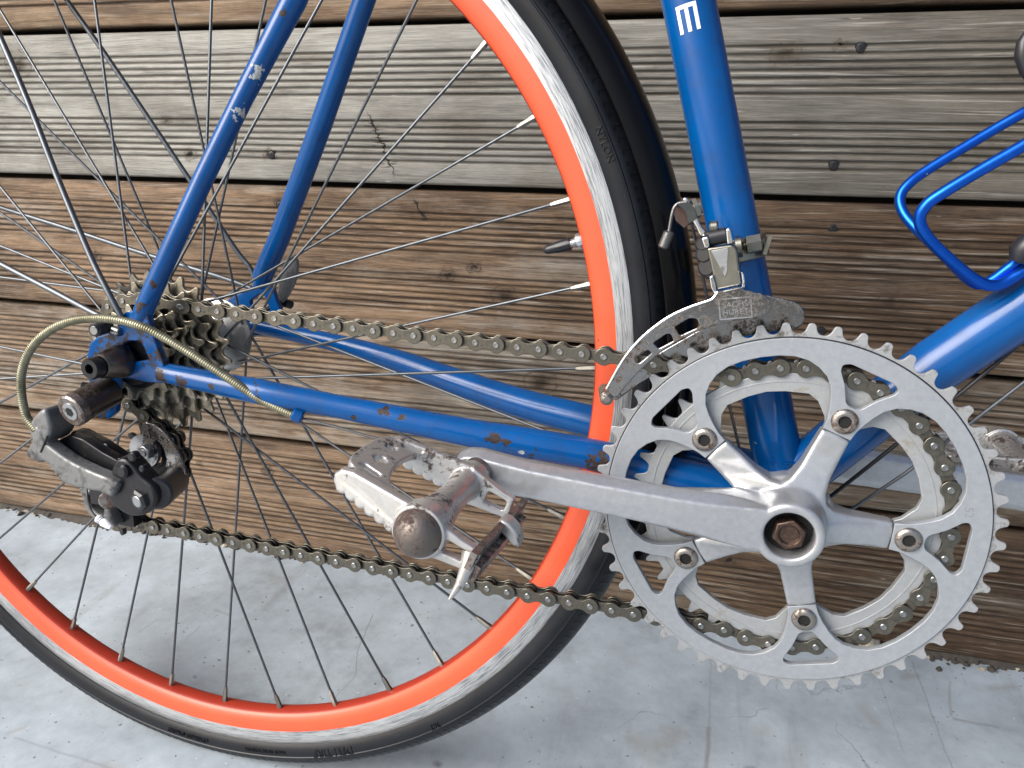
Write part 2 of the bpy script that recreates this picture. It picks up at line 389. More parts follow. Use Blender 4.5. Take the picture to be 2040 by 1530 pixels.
def mk_housing():
    m, nt, b = node_mat('brass_braided_housing'); g = NT(nt); uv = g.coord('UV')
    w = g.node('ShaderNodeTexWave', wave_type='BANDS', bands_direction='X'); g.lk(g.mapv(uv, (420, 0, 0)), w.inputs['Vector']); w.inputs['Scale'].default_value = 0.5
    n = g.noise(g.coord(), 90, 4, 0.6)
    c = g.mix(g.step(n, 0.35, 0.65), (0.15, 0.14, 0.085), (0.32, 0.31, 0.22)); c = g.mix(g.step(w.outputs['Fac'], 0.0, 0.4, 0.55, 0.0), c, (0.05, 0.045, 0.03))
    g.lk(c, b.inputs['Base Color']); b.inputs['Metallic'].default_value = 0.6; b.inputs['Roughness'].default_value = 0.38
    g.lk(g.bump(w.outputs['Fac'], 0.5, 0.0004), b.inputs['Normal']); return m
M['housing'] = mk_housing()

def mk_anod():
    m, nt, b = node_mat('anodised_blue_tube'); g = NT(nt); v = g.coord()
    n = g.noise(v, 200, 4, 0.6)
    c = g.mix(n, (0.004, 0.062, 0.40), (0.008, 0.11, 0.56)); g.lk(c, b.inputs['Base Color'])
    sp = g.step(g.noise(v, 300, 2, 0.4), 0.79, 0.80); c2 = g.mix(sp, c, (0.6, 0.6, 0.6)); g.lk(c2, b.inputs['Base Color'])
    b.inputs['Metallic'].default_value = 0.85; b.inputs['Roughness'].default_value = 0.3; return m
M['anod'] = mk_anod()

def wood(name, light, dark, grey, greyness, knots=(), falloff_amt=1.0, crackamt=0.5):
    m, nt, b = node_mat(name); g = NT(nt)
    v0 = g.coord(); at = g.node('ShaderNodeAttribute', attribute_name='groove').outputs['Fac']
    oi = g.node('ShaderNodeObjectInfo'); jit = g.node('ShaderNodeVectorMath', operation='SCALE'); jit.inputs[0].default_value = (7.3, 3.1, 5.7)
    g.lk(oi.outputs['Random'], jit.inputs['Scale'])
    v1 = g.node('ShaderNodeVectorMath', operation='ADD'); g.lk(v0, v1.inputs[0]); g.lk(jit.outputs[0], v1.inputs[1]); v1 = v1.outputs[0]
    # grain bends gently and swings round the knots
    wv = g.noise(g.mapv(v1, (2.2, 1, 9)), 1.0, 2, 0.5)
    v = g.node('ShaderNodeVectorMath', operation='ADD'); g.lk(v1, v.inputs[0])
    cb = g.node('ShaderNodeCombineXYZ'); g.lk(g.math('MULTIPLY', g.math('SUBTRACT', wv, 0.5), 0.02), cb.inputs[2]); g.lk(cb.outputs[0], v.inputs[1]); v = v.outputs[0]
    fine = g.noise(g.mapv(v, (34, 300, 1150)), 1.0, 7, 0.7)
    med = g.noise(g.mapv(v, (5, 40, 170)), 1.0, 5, 0.6)
    broad = g.noise(g.mapv(v, (2.5, 3, 22)), 1.0, 4, 0.6)
    blot = g.noise(g.mapv(v1, (14, 9, 30)), 1.0, 7, 0.72)
    t = g.math('ADD', g.math('MULTIPLY', med, 0.32), g.math('ADD', g.math('MULTIPLY', fine, 0.46), g.math('MULTIPLY', blot, 0.22)))
    c = g.ramp(t, [(0.32, tuple(q * 0.35 for q in dark)), (0.43, dark), (0.55, light), (0.68, tuple(q * 1.6 for q in light))])
    gc = g.ramp(t, [(0.32, tuple(q * 0.32 for q in grey)), (0.45, tuple(q * 0.72 for q in grey)), (0.62, tuple(min(1, q * 1.3) for q in grey))])
    gf = g.step(g.math('ADD', g.math('MULTIPLY', broad, 0.6), g.math('MULTIPLY', blot, 0.4)), 0.72 - greyness * 0.5, 0.88 - greyness * 0.5)
    c = g.mix(gf, c, gc)
    stain = g.step(g.noise(g.mapv(v, (7, 10, 60), (4, 2, 9)), 1.0, 5, 0.65), 0.53, 0.72, 0.0, 0.6); c = g.mix(stain, c, tuple(q * 0.28 for q in dark))
    # light falloff painted into the wood: each board darkens and browns towards the right
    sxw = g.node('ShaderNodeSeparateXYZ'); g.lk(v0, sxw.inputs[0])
    falloff = g.step(g.math('ADD', sxw.outputs[0], g.math('MULTIPLY', g.math('SUBTRACT', blot, 0.5), 0.5)), -0.42, 0.12, 0.0, falloff_amt)
    c = g.mix(falloff, c, g.mix(1.0, c, (0.36, 0.335, 0.31), 'MULTIPLY'))
    # pale worn fibre on the crests
    worn = g.step(g.noise(g.mapv(v, (12, 40, 420), (6, 2, 4)), 1.0, 4, 0.6), 0.55, 0.7, 0.0, 0.45); c = g.mix(worn, c, tuple(min(1, q * 1.35) for q in grey))
    # dirt sits in the milled grooves
    wet = g.step(g.math('ADD', g.math('MULTIPLY', g.noise(g.mapv(v1, (6, 5, 13), (2, 8, 5)), 1.0, 6, 0.68), 0.75), g.math('MULTIPLY', med, 0.25)), 0.47, 0.66, 0.0, 0.72)
    c = g.mix(wet, c, g.mix(1.0, c, (0.36, 0.31, 0.27), 'MULTIPLY'))
    dirt = g.math('MULTIPLY', at, g.step(g.noise(g.mapv(v1, (9, 5, 60), (5, 5, 1)), 1.0, 4, 0.6), 0.3, 0.62, 0.35, 1.0)); c = g.mix(g.math('MULTIPLY', dirt, 0.78), c, tuple(q * 0.34 for q in dark))
    # long drying cracks and short cross checks
    ck = g.noise(g.mapv(v, (3.5, 20, 330), (1, 6, 2)), 1.0, 3, 0.5); crack = g.step(g.math('ABSOLUTE', g.math('SUBTRACT', ck, 0.5)), 0.0, 0.012, 1.0, 0.0)
    crack = g.math('MULTIPLY', crack, g.step(broad, 0.5, 0.6, 0.0, crackamt)); c = g.mix(crack, c, (0.008, 0.006, 0.004))
    spl = g.step(g.math('ADD', g.math('MULTIPLY', g.noise(g.mapv(v, (38, 60, 330), (8, 1, 3)), 1.0, 4, 0.6), 0.7), g.math('MULTIPLY', blot, 0.3)), 0.64, 0.72, 0.0, 0.5); c = g.mix(spl, c, tuple(min(1, q * 1.9) for q in grey))
    hgt = g.math('ADD', g.math('MULTIPLY', fine, 0.6), g.math('SUBTRACT', g.math('MULTIPLY', med, 0.9), g.math('MULTIPLY', crack, 1.2)))
    sx = g.node('ShaderNodeSeparateXYZ'); g.lk(v0, sx.inputs[0])
    for (kx, kz, r, kind) in knots:
        wob = g.math('MULTIPLY', g.math('SUBTRACT', g.noise(v1, 130, 3, 0.6), 0.5), 0.012)
        dx = g.math('ADD', g.math('SUBTRACT', sx.outputs[0], kx * S), wob); dz = g.math('ADD', g.math('SUBTRACT', sx.outputs[2], kz * S), wob)
        if kind == 'split':                       # ragged check across the grain with short dark dashes beside it
            ln = g.math('ABSOLUTE', g.math('ADD', dx, g.math('MULTIPLY', dz, 0.42)))
            inz = g.step(g.math('ABSOLUTE', dz), r * S * 2.2, r * S * 3.4, 1.0, 0.0)
            line = g.math('MULTIPLY', g.step(ln, 0.0007, 0.0013, 1.0, 0.0), inz)
            dash = g.math('MULTIPLY', g.step(g.noise(g.mapv(v1, (70, 60, 520)), 1.0, 4, 0.65), 0.56, 0.62), g.math('MULTIPLY', g.step(ln, r * S * 0.3, r * S * 1.3, 1.0, 0.0), inz))
            mk = g.math('MAXIMUM', line, g.math('MULTIPLY', dash, 0.85)); c = g.mix(mk, c, (0.012, 0.010, 0.008))
            hgt = g.math('SUBTRACT', hgt, mk); continue
        else:
            dd = g.math('SQRT', g.math('ADD', g.math('POWER', g.math('MULTIPLY', dx, 0.75), 2.0), g.math('POWER', dz, 2.0)))
        core = g.step(dd, r * S * 0.35, r * S, 1.0, 0.0); ringw = g.math('MAXIMUM', g.step(dd, r * S, r * S * 2.6, 0.5, 0.0), g.math('MULTIPLY', g.step(g.math('ABSOLUTE', g.math('SUBTRACT', dd, r * S * 1.5)), 0.0003, 0.0009, 1.0, 0.0), 0.8))
        kc = {'dark': (0.012, 0.009, 0.007), 'knot': tuple(q * 0.35 for q in dark)}[kind]
        c = g.mix(ringw, c, tuple(q * 0.55 for q in dark)); c = g.mix(core, c, kc)
        hgt = g.math('SUBTRACT', hgt, g.math('MULTIPLY', core, 1.0 if kind != 'knot' else 0.2))
    g.lk(c, b.inputs['Base Color']); g.lk(g.step(fine, 0.3, 0.7, 0.62, 0.85), b.inputs['Roughness']); b.inputs['Specular IOR Level'].default_value = 0.3
    g.lk(g.bump(hgt, 0.7, 0.0012), b.inputs['Normal'])
    return m

FLOOR_MARKS = [
    ((-389.81,-91.09), (-376.91,-154.78), 0.8, (0.12, 0.09, 0.06), 0.8), ((-376.91,-154.78), (-363.49,-186.86), 0.7, (0.12, 0.09, 0.06), 0.8), ((-363.49,-186.86), (-367.32,-220.95), 0.7, (0.12, 0.09, 0.06), 0.7),
    ((-29.98,-47.3), (-29.12,-162.13), 1.2, (0.20, 0.19, 0.17), 0.5), ((-29.04,-165.32), (-30.94,-219.23), 2.6, (0.14, 0.12, 0.095), 0.75),
    ((-609.72,-341.99), (-498.31,-348.16), 1.8, (0.17, 0.17, 0.165), 0.5), ((166.97,-14.48), (168.96,-162.92), 1.0, (0.15, 0.15, 0.145), 0.6), ((129.24,-50.49), (132.98,-150.21), 0.9, (0.17, 0.17, 0.16), 0.4),
    ((195.94,-37.6), (183.86,-88.7), 1.6, (0.22, 0.18, 0.11), 0.6), ((186.95,-93.14), (220.34,-93.48), 2.6, (0.15, 0.11, 0.10), 0.6), ((231.73,-37.88), (252.87,-28.91), 7, (0.19, 0.17, 0.14), 0.55),
    ((-248.36,-270.47), (-246.77,-271.15), 4.5, (0.07, 0.07, 0.075), 0.9), ((3.35,-205.13), (7.4,-203.99), 4.5, (0.07, 0.07, 0.075), 0.9), ((108.3,-99.94), (116.22,-117.76), 8, (0.24, 0.20, 0.14), 0.45),
    ((-612.59,-187.56), (-608.98,-163.52), 1.2, (0.22, 0.22, 0.21), 0.6), ((-556.54,-184.79), (-557.22,-160.81), 1.2, (0.22, 0.22, 0.21), 0.6), ((-559.29,-129.96), (-540.5,-134.33), 3, (0.2, 0.2, 0.18), 0.6),
    ((-620.98,-339.03), (-612.2,-330.3), 3, (0.26, 0.20, 0.13), 0.5), ((153.08,-43.71), (166.31,-36.1), 5, (0.2, 0.17, 0.12), 0.5), ((-128.48,-75.43), (-105.7,-93.82), 10, (0.22, 0.22, 0.21), 0.35)]
def mk_concrete():
    m, nt, b = node_mat('smooth_concrete'); g = NT(nt); v = g.coord()
    n0 = g.noise(v, 3.2, 5, 0.6); n1 = g.noise(v, 14, 6, 0.65); n2 = g.noise(g.mapv(v, (1, 1, 1), rot=(0, 0, 0.6)), 70, 5, 0.7); n3 = g.noise(v, 700, 3, 0.6)
    t = g.math('ADD', g.math('MULTIPLY', n0, 0.35), g.math('ADD', g.math('MULTIPLY', n1, 0.45), g.math('MULTIPLY', n2, 0.2)))
    c = g.ramp(t, [(0.32, (0.19, 0.212, 0.228)), (0.46, (0.325, 0.372, 0.408)), (0.62, (0.45, 0.515, 0.565))])
    dr = g.noise(g.mapv(v, (30, 4, 1), rot=(0, 0, 0.35)), 1.0, 5, 0.65); c = g.mix(g.step(dr, 0.56, 0.76, 0.0, 0.40), c, (0.17, 0.165, 0.15))
    oc = g.step(g.noise(g.mapv(v, loc=(4, 7, 1)), 9, 4, 0.6), 0.62, 0.75, 0.0, 0.4); c = g.mix(oc, c, (0.25, 0.20, 0.12))
    sp = g.step(g.math('ADD', g.math('MULTIPLY', g.noise(v, 140, 3, 0.5), 0.72), g.math('MULTIPLY', n1, 0.28)), 0.635, 0.675, 0.0, 0.7); c = g.mix(sp, c, (0.06, 0.055, 0.05))
    wh = g.step(g.noise(g.mapv(v, loc=(2, 9, 1)), 190, 2, 0.5), 0.73, 0.77, 0.0, 0.6); c = g.mix(wh, c, (0.7, 0.72, 0.72))
    # marks with their own places: dragged scratches, a hairline crack, a dark strip, old tape edges, drips
    sx = g.node('ShaderNodeSeparateXYZ'); g.lk(v, sx.inputs[0]); wob_ = g.math('MULTIPLY', g.math('SUBTRACT', g.noise(v, 45, 4, 0.6), 0.5), 0.012)
    for (a, b_, w, kcol, st) in FLOOR_MARKS:
        (x0, y0), (x1, y1) = a, b_; L = math.hypot(x1 - x0, y1 - y0) or 1; ux, uy = (x1 - x0) / L, (y1 - y0) / L
        rx = g.math('SUBTRACT', sx.outputs[0], x0 * S); ry = g.math('SUBTRACT', sx.outputs[1], y0 * S)
        al = g.math('ADD', g.math('MULTIPLY', rx, ux), g.math('MULTIPLY', ry, uy)); ac = g.math('ADD', g.math('SUBTRACT', g.math('MULTIPLY', rx, uy), g.math('MULTIPLY', ry, ux)), g.math('MULTIPLY', wob_, 0.35 if L > 1 else 0.8))
        ex = g.math('MAXIMUM', g.math('SUBTRACT', g.math('ABSOLUTE', g.math('SUBTRACT', al, L * S / 2)), L * S / 2), 0.0)
        dd = g.math('SQRT', g.math('ADD', g.math('POWER', ac, 2.0), g.math('POWER', ex, 2.0)))
        f = g.math('MULTIPLY', g.step(dd, w * S * 0.1, w * S * 1.15, st * 0.78, 0.0), g.step(n2, 0.3, 0.6, 0.45, 1.0)); c = g.mix(f, c, kcol)
    # hairline cracks
    w1 = g.node('ShaderNodeTexVoronoi', feature='DISTANCE_TO_EDGE'); wob = g.node('ShaderNodeVectorMath', operation='ADD')
    nv = g.node('ShaderNodeTexNoise'); g.lk(v, nv.inputs['Vector']); nv.inputs['Scale'].default_value = 14; nv.inputs['Detail'].default_value = 4
    sv = g.node('ShaderNodeVectorMath', operation='SCALE'); g.lk(nv.outputs['Color'], sv.inputs[0]); sv.inputs['Scale'].default_value = 0.09
    g.lk(v, wob.inputs[0]); g.lk(sv.outputs[0], wob.inputs[1]); g.lk(wob.outputs[0], w1.inputs['Vector']); w1.inputs['Scale'].default_value = 3.1
    cr = g.math('MULTIPLY', g.step(w1.outputs['Distance'], 0.0, 0.004, 1.0, 0.0), g.step(n1, 0.44, 0.56)); cr = g.math('MULTIPLY', cr, g.step(n0, 0.52, 0.6)); c = g.mix(g.math('MULTIPLY', cr, 0.45), c, (0.10, 0.085, 0.07))
    g.lk(c, b.inputs['Base Color']); g.lk(g.step(n1, 0.3, 0.7, 0.42, 0.62), b.inputs['Roughness']); b.inputs['Specular IOR Level'].default_value = 0.45
    h = g.math('SUBTRACT', g.math('ADD', g.math('MULTIPLY', n2, 0.8), g.math('MULTIPLY', n3, 0.2)), g.math('ADD', cr, g.math('MULTIPLY', sp, 0.5)))
    g.lk(g.bump(h, 0.25, 0.001), b.inputs['Normal']); return m
M['concrete'] = mk_concrete()
M['dirt'] = plain('joint_dirt', (0.055, 0.048, 0.040), 0.9, bump=0.6, bscale=500, var=0.6)
M['stone'] = plain('pale_mortar_crumb', (0.34, 0.31, 0.24), 0.9, bump=0.8, bscale=300, var=0.5)
M['screw'] = metal('black_screw_head', (0.06, 0.06, 0.065), 0.4, grime=0.3)

# ------------------------------------------------------------------ setting: floor and plank wall
fm = MB(); fm.add([(-6000, -6000, 0), (6000, -6000, 0), (6000, 300, 0), (-6000, 300, 0)], [(0, 1, 2, 3)])
tag(fm.build('concrete_floor', M['concrete'], smooth=False), 'smooth grey concrete floor with stains and hairline cracks under the bicycle', 'floor', kind='structure')

# plank cross-section (height 148): flat band, reeds, flat band, reeds, flat band
def plank_mesh(H, X0, X1, mat, seed):
    rnd = random.Random(seed)
    prof = [(24, 0), (3.0, 0), (0.8, 0.8), (0, 3.0)]           # (depth into the wall, height), built upwards from the bottom edge
    def grooves(a, b, n):
        pitch = (b - a) / n; o = []
        for k in range(n):
            z = a + pitch * (k + 0.5); d = 1.9 + rnd.uniform(-0.6, 0.3)
            o += [(0.0, z - pitch * 0.42, 0), (0.1, z - pitch * 0.29, 0.1), (d * 0.6, z - pitch * 0.19, 0.6), (d, z - pitch * 0.10, 1), (d, z + pitch * 0.09, 1), (d * 0.6, z + pitch * 0.17, 0.7), (0.1, z + pitch * 0.26, 0.1), (0.0, z + pitch * 0.42, 0)]
        return o
    pts = [(24, 0, 1), (3.0, 0, 1), (0.8, 0.8, 0.5), (0.0, 3.2, 0.1), (0, 18, 0)]
    pts += grooves(19.5, 64.5, 7) + [(0, 66, 0), (0, 81, 0)] + grooves(82.5, 127.5, 7) + [(0, 129, 0), (0, H - 3.2, 0.1), (0.8, H - 0.8, 0.5), (3.0, H, 1), (24, H, 1)]
    n = len(pts); NX = 56; vv = []; gr = []
    ph = [rnd.uniform(0, 6.28) for _ in range(4)]
    for i in range(NX + 1):
        x = X0 + (X1 - X0) * i / NX
        for d, z, gv in pts:
            wav = 0.5 * math.sin(x * 0.009 + ph[0] + z * 0.05) + 0.3 * math.sin(x * 0.023 + ph[1] + z * 0.3)
            vv.append((x, d + 0.35 * wav * (1 if d < 20 else 0), z + 0.5 * wav * (1 if 4 < z < H - 4 else 0.25))); gr.append(gv)
    F = []
    for i in range(NX):
        for k in range(n - 1): F.append((i * n + k, (i + 1) * n + k, (i + 1) * n + k + 1, i * n + k + 1))
    mb = MB(); mb.add(vv, F); me = mb.mesh('plank', mat, True, 60)
    a = me.attributes.new('groove', 'FLOAT', 'POINT'); a.data.foreach_set('value', gr)
    return me

wall = empty('plank_wall'); tag(wall, 'weathered wall of horizontal grooved wooden planks behind the bicycle', 'wall')
WGREY = (0.36, 0.35, 0.315)
BROWN_L, BROWN_D = (0.24, 0.165, 0.10), (0.085, 0.055, 0.034)
wall_planks = [   # bottom z, material arguments
    (-146, dict(light=(0.16, 0.10, 0.06), dark=(0.055, 0.035, 0.022), grey=(0.22, 0.20, 0.17), greyness=0.25)),
    (6, dict(light=(0.30, 0.205, 0.13), dark=(0.095, 0.060, 0.038), grey=(0.33, 0.30, 0.25), greyness=0.35,
             knots=[(-662, 100, 2.5, 'knot'), (-565, 104, 4, 'dark'), (-20, 70, 3.5, 'dark'), (70, 40, 6, 'knot'), (-760, 60, 3, 'knot')])),
    (154.5, dict(light=(0.31, 0.22, 0.145), dark=(0.10, 0.066, 0.042), grey=(0.34, 0.32, 0.28), greyness=0.5,
             knots=[(-520, 44, 3.5, 'dark'), (-655, 74, 3, 'knot'), (-228, 100, 9, 'knot'), (-420, 40, 3, 'knot'), (-250, 60, 4, 'dark'), (-760, 80, 3, 'knot')])),
    (300, dict(light=(0.29, 0.195, 0.12), dark=(0.088, 0.055, 0.034), grey=(0.34, 0.31, 0.265), greyness=0.4,
             knots=[(-359, 128, 4, 'split'), (-300, 72, 3.5, 'dark'), (-520, 130, 3.2, 'dark'), (-770, 60, 4, 'knot'), (95, 60, 6, 'knot'), (130, 35, 5, 'knot'), (-268, 44, 7, 'knot'), (-330, 62, 4, 'knot')])),
    (453, dict(light=(0.33, 0.28, 0.21), dark=(0.15, 0.12, 0.085), grey=WGREY, greyness=0.95, crackamt=0.3,
             knots=[(-398, 38, 10, 'split'), (-624, 26, 4, 'dark'), (-528, 27, 3.2, 'dark'), (-19, 118, 6, 'knot'), (-650, 60, 3, 'knot'), (25, 125, 2.5, 'dark'), (-835, 118, 9, 'knot')])),
    (607, dict(light=(0.31, 0.22, 0.14), dark=(0.14, 0.09, 0.055), grey=(0.34, 0.31, 0.26), greyness=0.35, knots=[(-300, 20, 4, 'split')])),
]
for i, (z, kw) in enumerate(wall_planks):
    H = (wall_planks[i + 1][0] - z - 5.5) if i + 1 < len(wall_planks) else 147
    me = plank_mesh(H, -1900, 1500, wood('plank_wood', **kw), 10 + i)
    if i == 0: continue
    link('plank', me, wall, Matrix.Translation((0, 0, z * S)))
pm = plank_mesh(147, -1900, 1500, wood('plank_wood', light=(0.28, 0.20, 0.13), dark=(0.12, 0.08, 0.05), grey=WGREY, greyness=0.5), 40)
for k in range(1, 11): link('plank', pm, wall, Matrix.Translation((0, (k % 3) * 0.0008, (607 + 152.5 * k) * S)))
bk = MB(); bk.box((-200, 40, 1160), (3400, 24, 2320)); bk.build('backing_board', M['hole'], wall, smooth=False)
# screws that hold the planks
sm_ = MB(); sm_.lathe([(0.01, -0.25), (2.6, -0.35), (3.3, -0.1), (3.5, 1.2)], seg=14); sm_.lathe([(3.5, -0.05), (4.5, -0.02), (4.9, 0.6)], seg=14, mis=[1, 1, 1]); sm_.box((0, -0.3, 0), (3.2, 0.25, 0.7), mi=1); sm_.box((0, -0.28, 0), (0.7, 0.25, 3.2), mi=1)
scm = sm_.mesh('screw', [M['screw'], M['hole']])
for x, z in [(41, 575.7), (32, 480), (38.5, 426), (-525, 479.6), (-520, 428), (-520, 198), (40, 330), (-524, 330)]:
    link('screw', scm, wall, Matrix.Translation((x * S, 0, z * S)) @ Matrix.Rotation(random.random(), 4, 'Y'))

# crumbs and dirt along the joint between wall and floor
rnd = random.Random(3)
db = MB()
def crumb(c, r, seed, sq=0.6):
    bm = bmesh.new(); bmesh.ops.create_icosphere(bm, subdivisions=1, radius=r); R_ = random.Random(seed)
    for q in bm.verts: q.co *= R_.uniform(0.65, 1.25); q.co.z *= sq
    vv = [q.co + Vector(c) for q in bm.verts]; ff = [[w.index for w in f.verts] for f in bm.faces]; bm.free(); return vv, ff
for k in range(650):
    x = rnd.uniform(-1000, 420); r = rnd.choice([0.6, 0.9, 1.3, 1.8, 2.6, 3.6, 4.6]) * rnd.uniform(0.7, 1.2)
    y = -abs(rnd.gauss(0, 7)) + 3
    vv, ff = crumb((x, y, r * 0.3), r, k); db.add(vv, ff, rnd.choice([0, 0, 1]))
for k in range(120):
    x = rnd.uniform(-800, 300); y = rnd.uniform(-380, -15); r = rnd.uniform(0.3, 0.9)
    vv, ff = crumb((x, y, 0.1), r, k + 900); db.add(vv, ff, rnd.choice([0, 0, 1]))
tag(db.build('crumbs', [M['dirt'], M['stone']], smooth=False), 'dark crumbs and grit gathered where the floor meets the wall', 'debris', kind='stuff')
fl = MB(); NXF = 420; prev = None
vv = []
for i in range(NXF + 1):
    x = -1000 + 1450 * i / NXF
    w_ = 6 + 5 * math.sin(x * 0.021) + rnd.uniform(-2.5, 3.5); hh = 5.4 + 1.8 * math.sin(x * 0.03 + 1) + rnd.uniform(-1, 1)
    vv += [(x, 4, hh), (x, -w_ * 0.35, hh * 0.55), (x, -w_, 0.15)]
fl.add(vv, [(i * 3 + k, (i + 1) * 3 + k, (i + 1) * 3 + k + 1, i * 3 + k + 1) for i in range(NXF) for k in range(2)])
tag(fl.build('joint_dirt', M['dirt']), 'strip of dirt packed under the lowest plank', 'dirt', kind='stuff')
def lump(name, c, r, mat, seed, label, cat, sq=0.7):
    bm = bmesh.new(); bmesh.ops.create_icosphere(bm, subdivisions=3, radius=r * S); R_ = random.Random(seed)
    k = [Vector((R_.uniform(-1, 1), R_.uniform(-1, 1), R_.uniform(-1, 1))) for _ in range(9)]
    for q in bm.verts:
        n = q.co.normalized(); q.co *= 1 + 0.22 * sum(math.sin(7 * n.dot(w) + i) for i, w in enumerate(k)) / 3; q.co.z *= sq
    me = bpy.data.meshes.new(name); bm.to_mesh(me); bm.free(); me.materials.append(mat); me.shade_smooth()
    return tag(link(name, me, None, Matrix.Translation((c[0] * S, c[1] * S, c[2] * S))), label, cat)
lump('mortar_lump', (128, -8, 6), 11, M['stone'], 5, 'crumbly beige mortar lump on the floor against the wall', 'stone')
lump('foam_scrap', (-212, -10, 5), 9, M['white_plastic'], 8, 'white fluffy scrap by the wall just below the pedal', 'scrap')

# ------------------------------------------------------------------ the bicycle: x forward, y away from the viewer, z up, origin at the bottom bracket
BIKE = Matrix(((0.999682, 0.02522, -0.000909, -0.00742), (-0.0251, 0.997379, 0.067864, -0.29345), (0.002618, -0.06782, 0.997694, 0.29795), (0, 0, 0, 1)))
bike = empty('bicycle'); bike.matrix_world = BIKE
tag(bike, 'old blue road bicycle with orange rear rim leaning against the plank wall', 'bicycle')
AX, AZ = -425.4, 55.08                       # rear axle

# --- frame tubes
frame = empty('frame', bike)
mb = MB(); mb.tube([(5, 0, -18), (0, 0, 0), (-79.77,0.0,277.16), (-160.0, 0, 555)], 14.6, 40); mb.build('seat_tube', M['blue'], frame)
mb = MB(); mb.tube([(0, 0, 0), (73.18,0.0,82.86), (110.88,0.0,118.46), (330, 0, 352)], 15.6, 40); mb.build('down_tube', M['blue'], frame)
mb = MB(); mb.lathe([(16.5, -34), (20.5, -34), (20.5, 34), (16.5, 34)], seg=48, closed=True); mb.build('bottom_bracket_shell', M['blue_dirty'], frame)
mb = MB(); mb.lathe([(6, -38), (14, -38), (16.4, -37), (16.4, 37), (14, 38), (6, 38)], seg=40); mb.rod((0, -70, 0), (0, 70, 0), 7.5); mb.build('bottom_bracket_cup', M['oily'], frame)

def chain_stay(pts, rads, flip=False):
    pp = smooth2(pts, 8, False); n = len(pts); rr = []
    for i in range(n - 1):
        for k in range(8): rr.append(rads[i] + (rads[i + 1] - rads[i]) * k / 8)
    rr.append(rads[-1]); m_ = MB(); m_.tube(pp, rr, 28); return m_
chain_stay([(-397.4,-65.0,49.21), (-368.04,-64.0,46.34), (-324.58,-62.0,42.1), (-271.38,-55.0,35.91), (-195.93,-46.0,26.39), (-154.16,-40.0,21.72), (-110.38,-34.0,16.8), (-50, -26, 6), (-6, -22, 0)],
           [6.4, 7.2, 8.2, 7.46, 8.71, 9.55, 9.76, 11.0, 11.0]).build('chain_stay', M['blue_chain_stay'], frame)
chain_stay([(-414.72,63.0,59.13), (-379.39,62.0,55.39), (-332.42,58.0,50.92), (-278.38,52.0,42.82), (-229.72,45.0,32.98), (-175.84,38.0,23.53), (-124.24,32.0,17.55), (-50, 26, 6), (-6, 22, 0)],
           [6.0, 6.6, 7.2, 8.6, 10.0, 10.9, 11.3, 11.2, 11.0]).build('chain_stay', M['blue'], frame)
mb = MB(); a, b_, c_, d_ = (-407.13,-66.0,88.39), (-386.91,-60.0,128.93), (-363.71,-51.0,176.6), (-339.81,-42.0,222.81)
mb.tube([(-409.48,-66.5,84.34), a, b_, c_, d_, (-309.44,-30.0,278.83), (-247, -23, 400), (-166, -14, 556)], [5.0, 6.18, 6.24, 6.28, 6.31, 7.6, 7.8, 7.4], 28); mb.build('seat_stay', M['blue_stay'], frame)
mb = MB(); mb.tube([(-407.57,63.0,92.35), (-402.71,62.0,100.75), (-384.0,58.0,130.19), (-337.3,46.0,214.09), (-295.79,35.0,292.55), (-243, 26, 400), (-166, 14, 556)], [5.2, 7.99, 8.2, 7.78, 7.39, 8, 7.4], 28); mb.build('seat_stay', M['blue'], frame)

# --- dropouts
dro = [(-453.68,44.56),(-453.46,56.08),(-450.24,64.97),(-442.13,70.4),(-434.08,72.73),(-428.03,75.89),(-424.6,81.17),(-420.29,87.46),(-410.88,90.1),(-401.22,88.8),(-400.2,79.66),(-396.01,66.71),(-392.26,56.99),(-390.86,42.9),(-406.02,42.12),(-421.19,43.43),(-429.86,42.61),(-433.08,25.48),(-434.75,18.21),(-441.23,12.86),(-450.46,13.28),(-455.18,19.59),(-455.08,30.31)]
drh = [(-423.95,65.75),(-418.37,68.91),(-408.35,69.38),(-403.22,57.7),(-417.52,54.75),(-421.53,62.23)]
mb = MB(); plate(mb, roundpoly(dro, 2.2), [roundpoly(drh, 2)], -69, -63.5, 1.0); mb.build('dropout', M['blue_dirty'], frame)
dlo = [(-438.71,77.32),(-429.75,82.84),(-416.18,88.59),(-409.29,94.66),(-400.89,95.96),(-393.79,91.57),(-391.58,81.24),(-387.02,71.82),(-390.84,60.1),(-403.4,51.69),(-415.24,50.76),(-420.83,59.92),(-430.26,61.31),(-439.91,60.6)]
dlh = [(-415.86,78.83),(-406.09,85.97),(-401.58,83.83),(-397.11,72.74),(-407.0,70.42),(-413.96,71.58)]
mb = MB(); plate(mb, roundpoly(dlo, 3), [roundpoly(dlh, 1.5)], 61, 66, 0.8); mb.build('dropout', M['blue'], frame)
# cable stop under the right chain stay
mb = MB(); mb.rod((-300.91,-64.0,30.84), (-294.69,-62.0,28.32), 4.6, 1.0); mb.build('cable_stop', M['blue_worn'], frame)
# mudguard eyelet bolt on the right dropout
mb = MB(); mb.rod((-434.07,-68.0,77.43), (-431.96,-82.0,77.17), 4.4, 0.5); mb.build('eyelet_bolt', M['black'], frame)
mb = MB(); mb.rod((-431.94,-81.0,77.18), (-431.8,-83.0,77.09), 3.0, 0.3); mb.rod((-428.76,-70.0,75.81), (-422.89,-70.0,74.59), 3, .6); mb.build('bolt_end', M['pin'], frame)

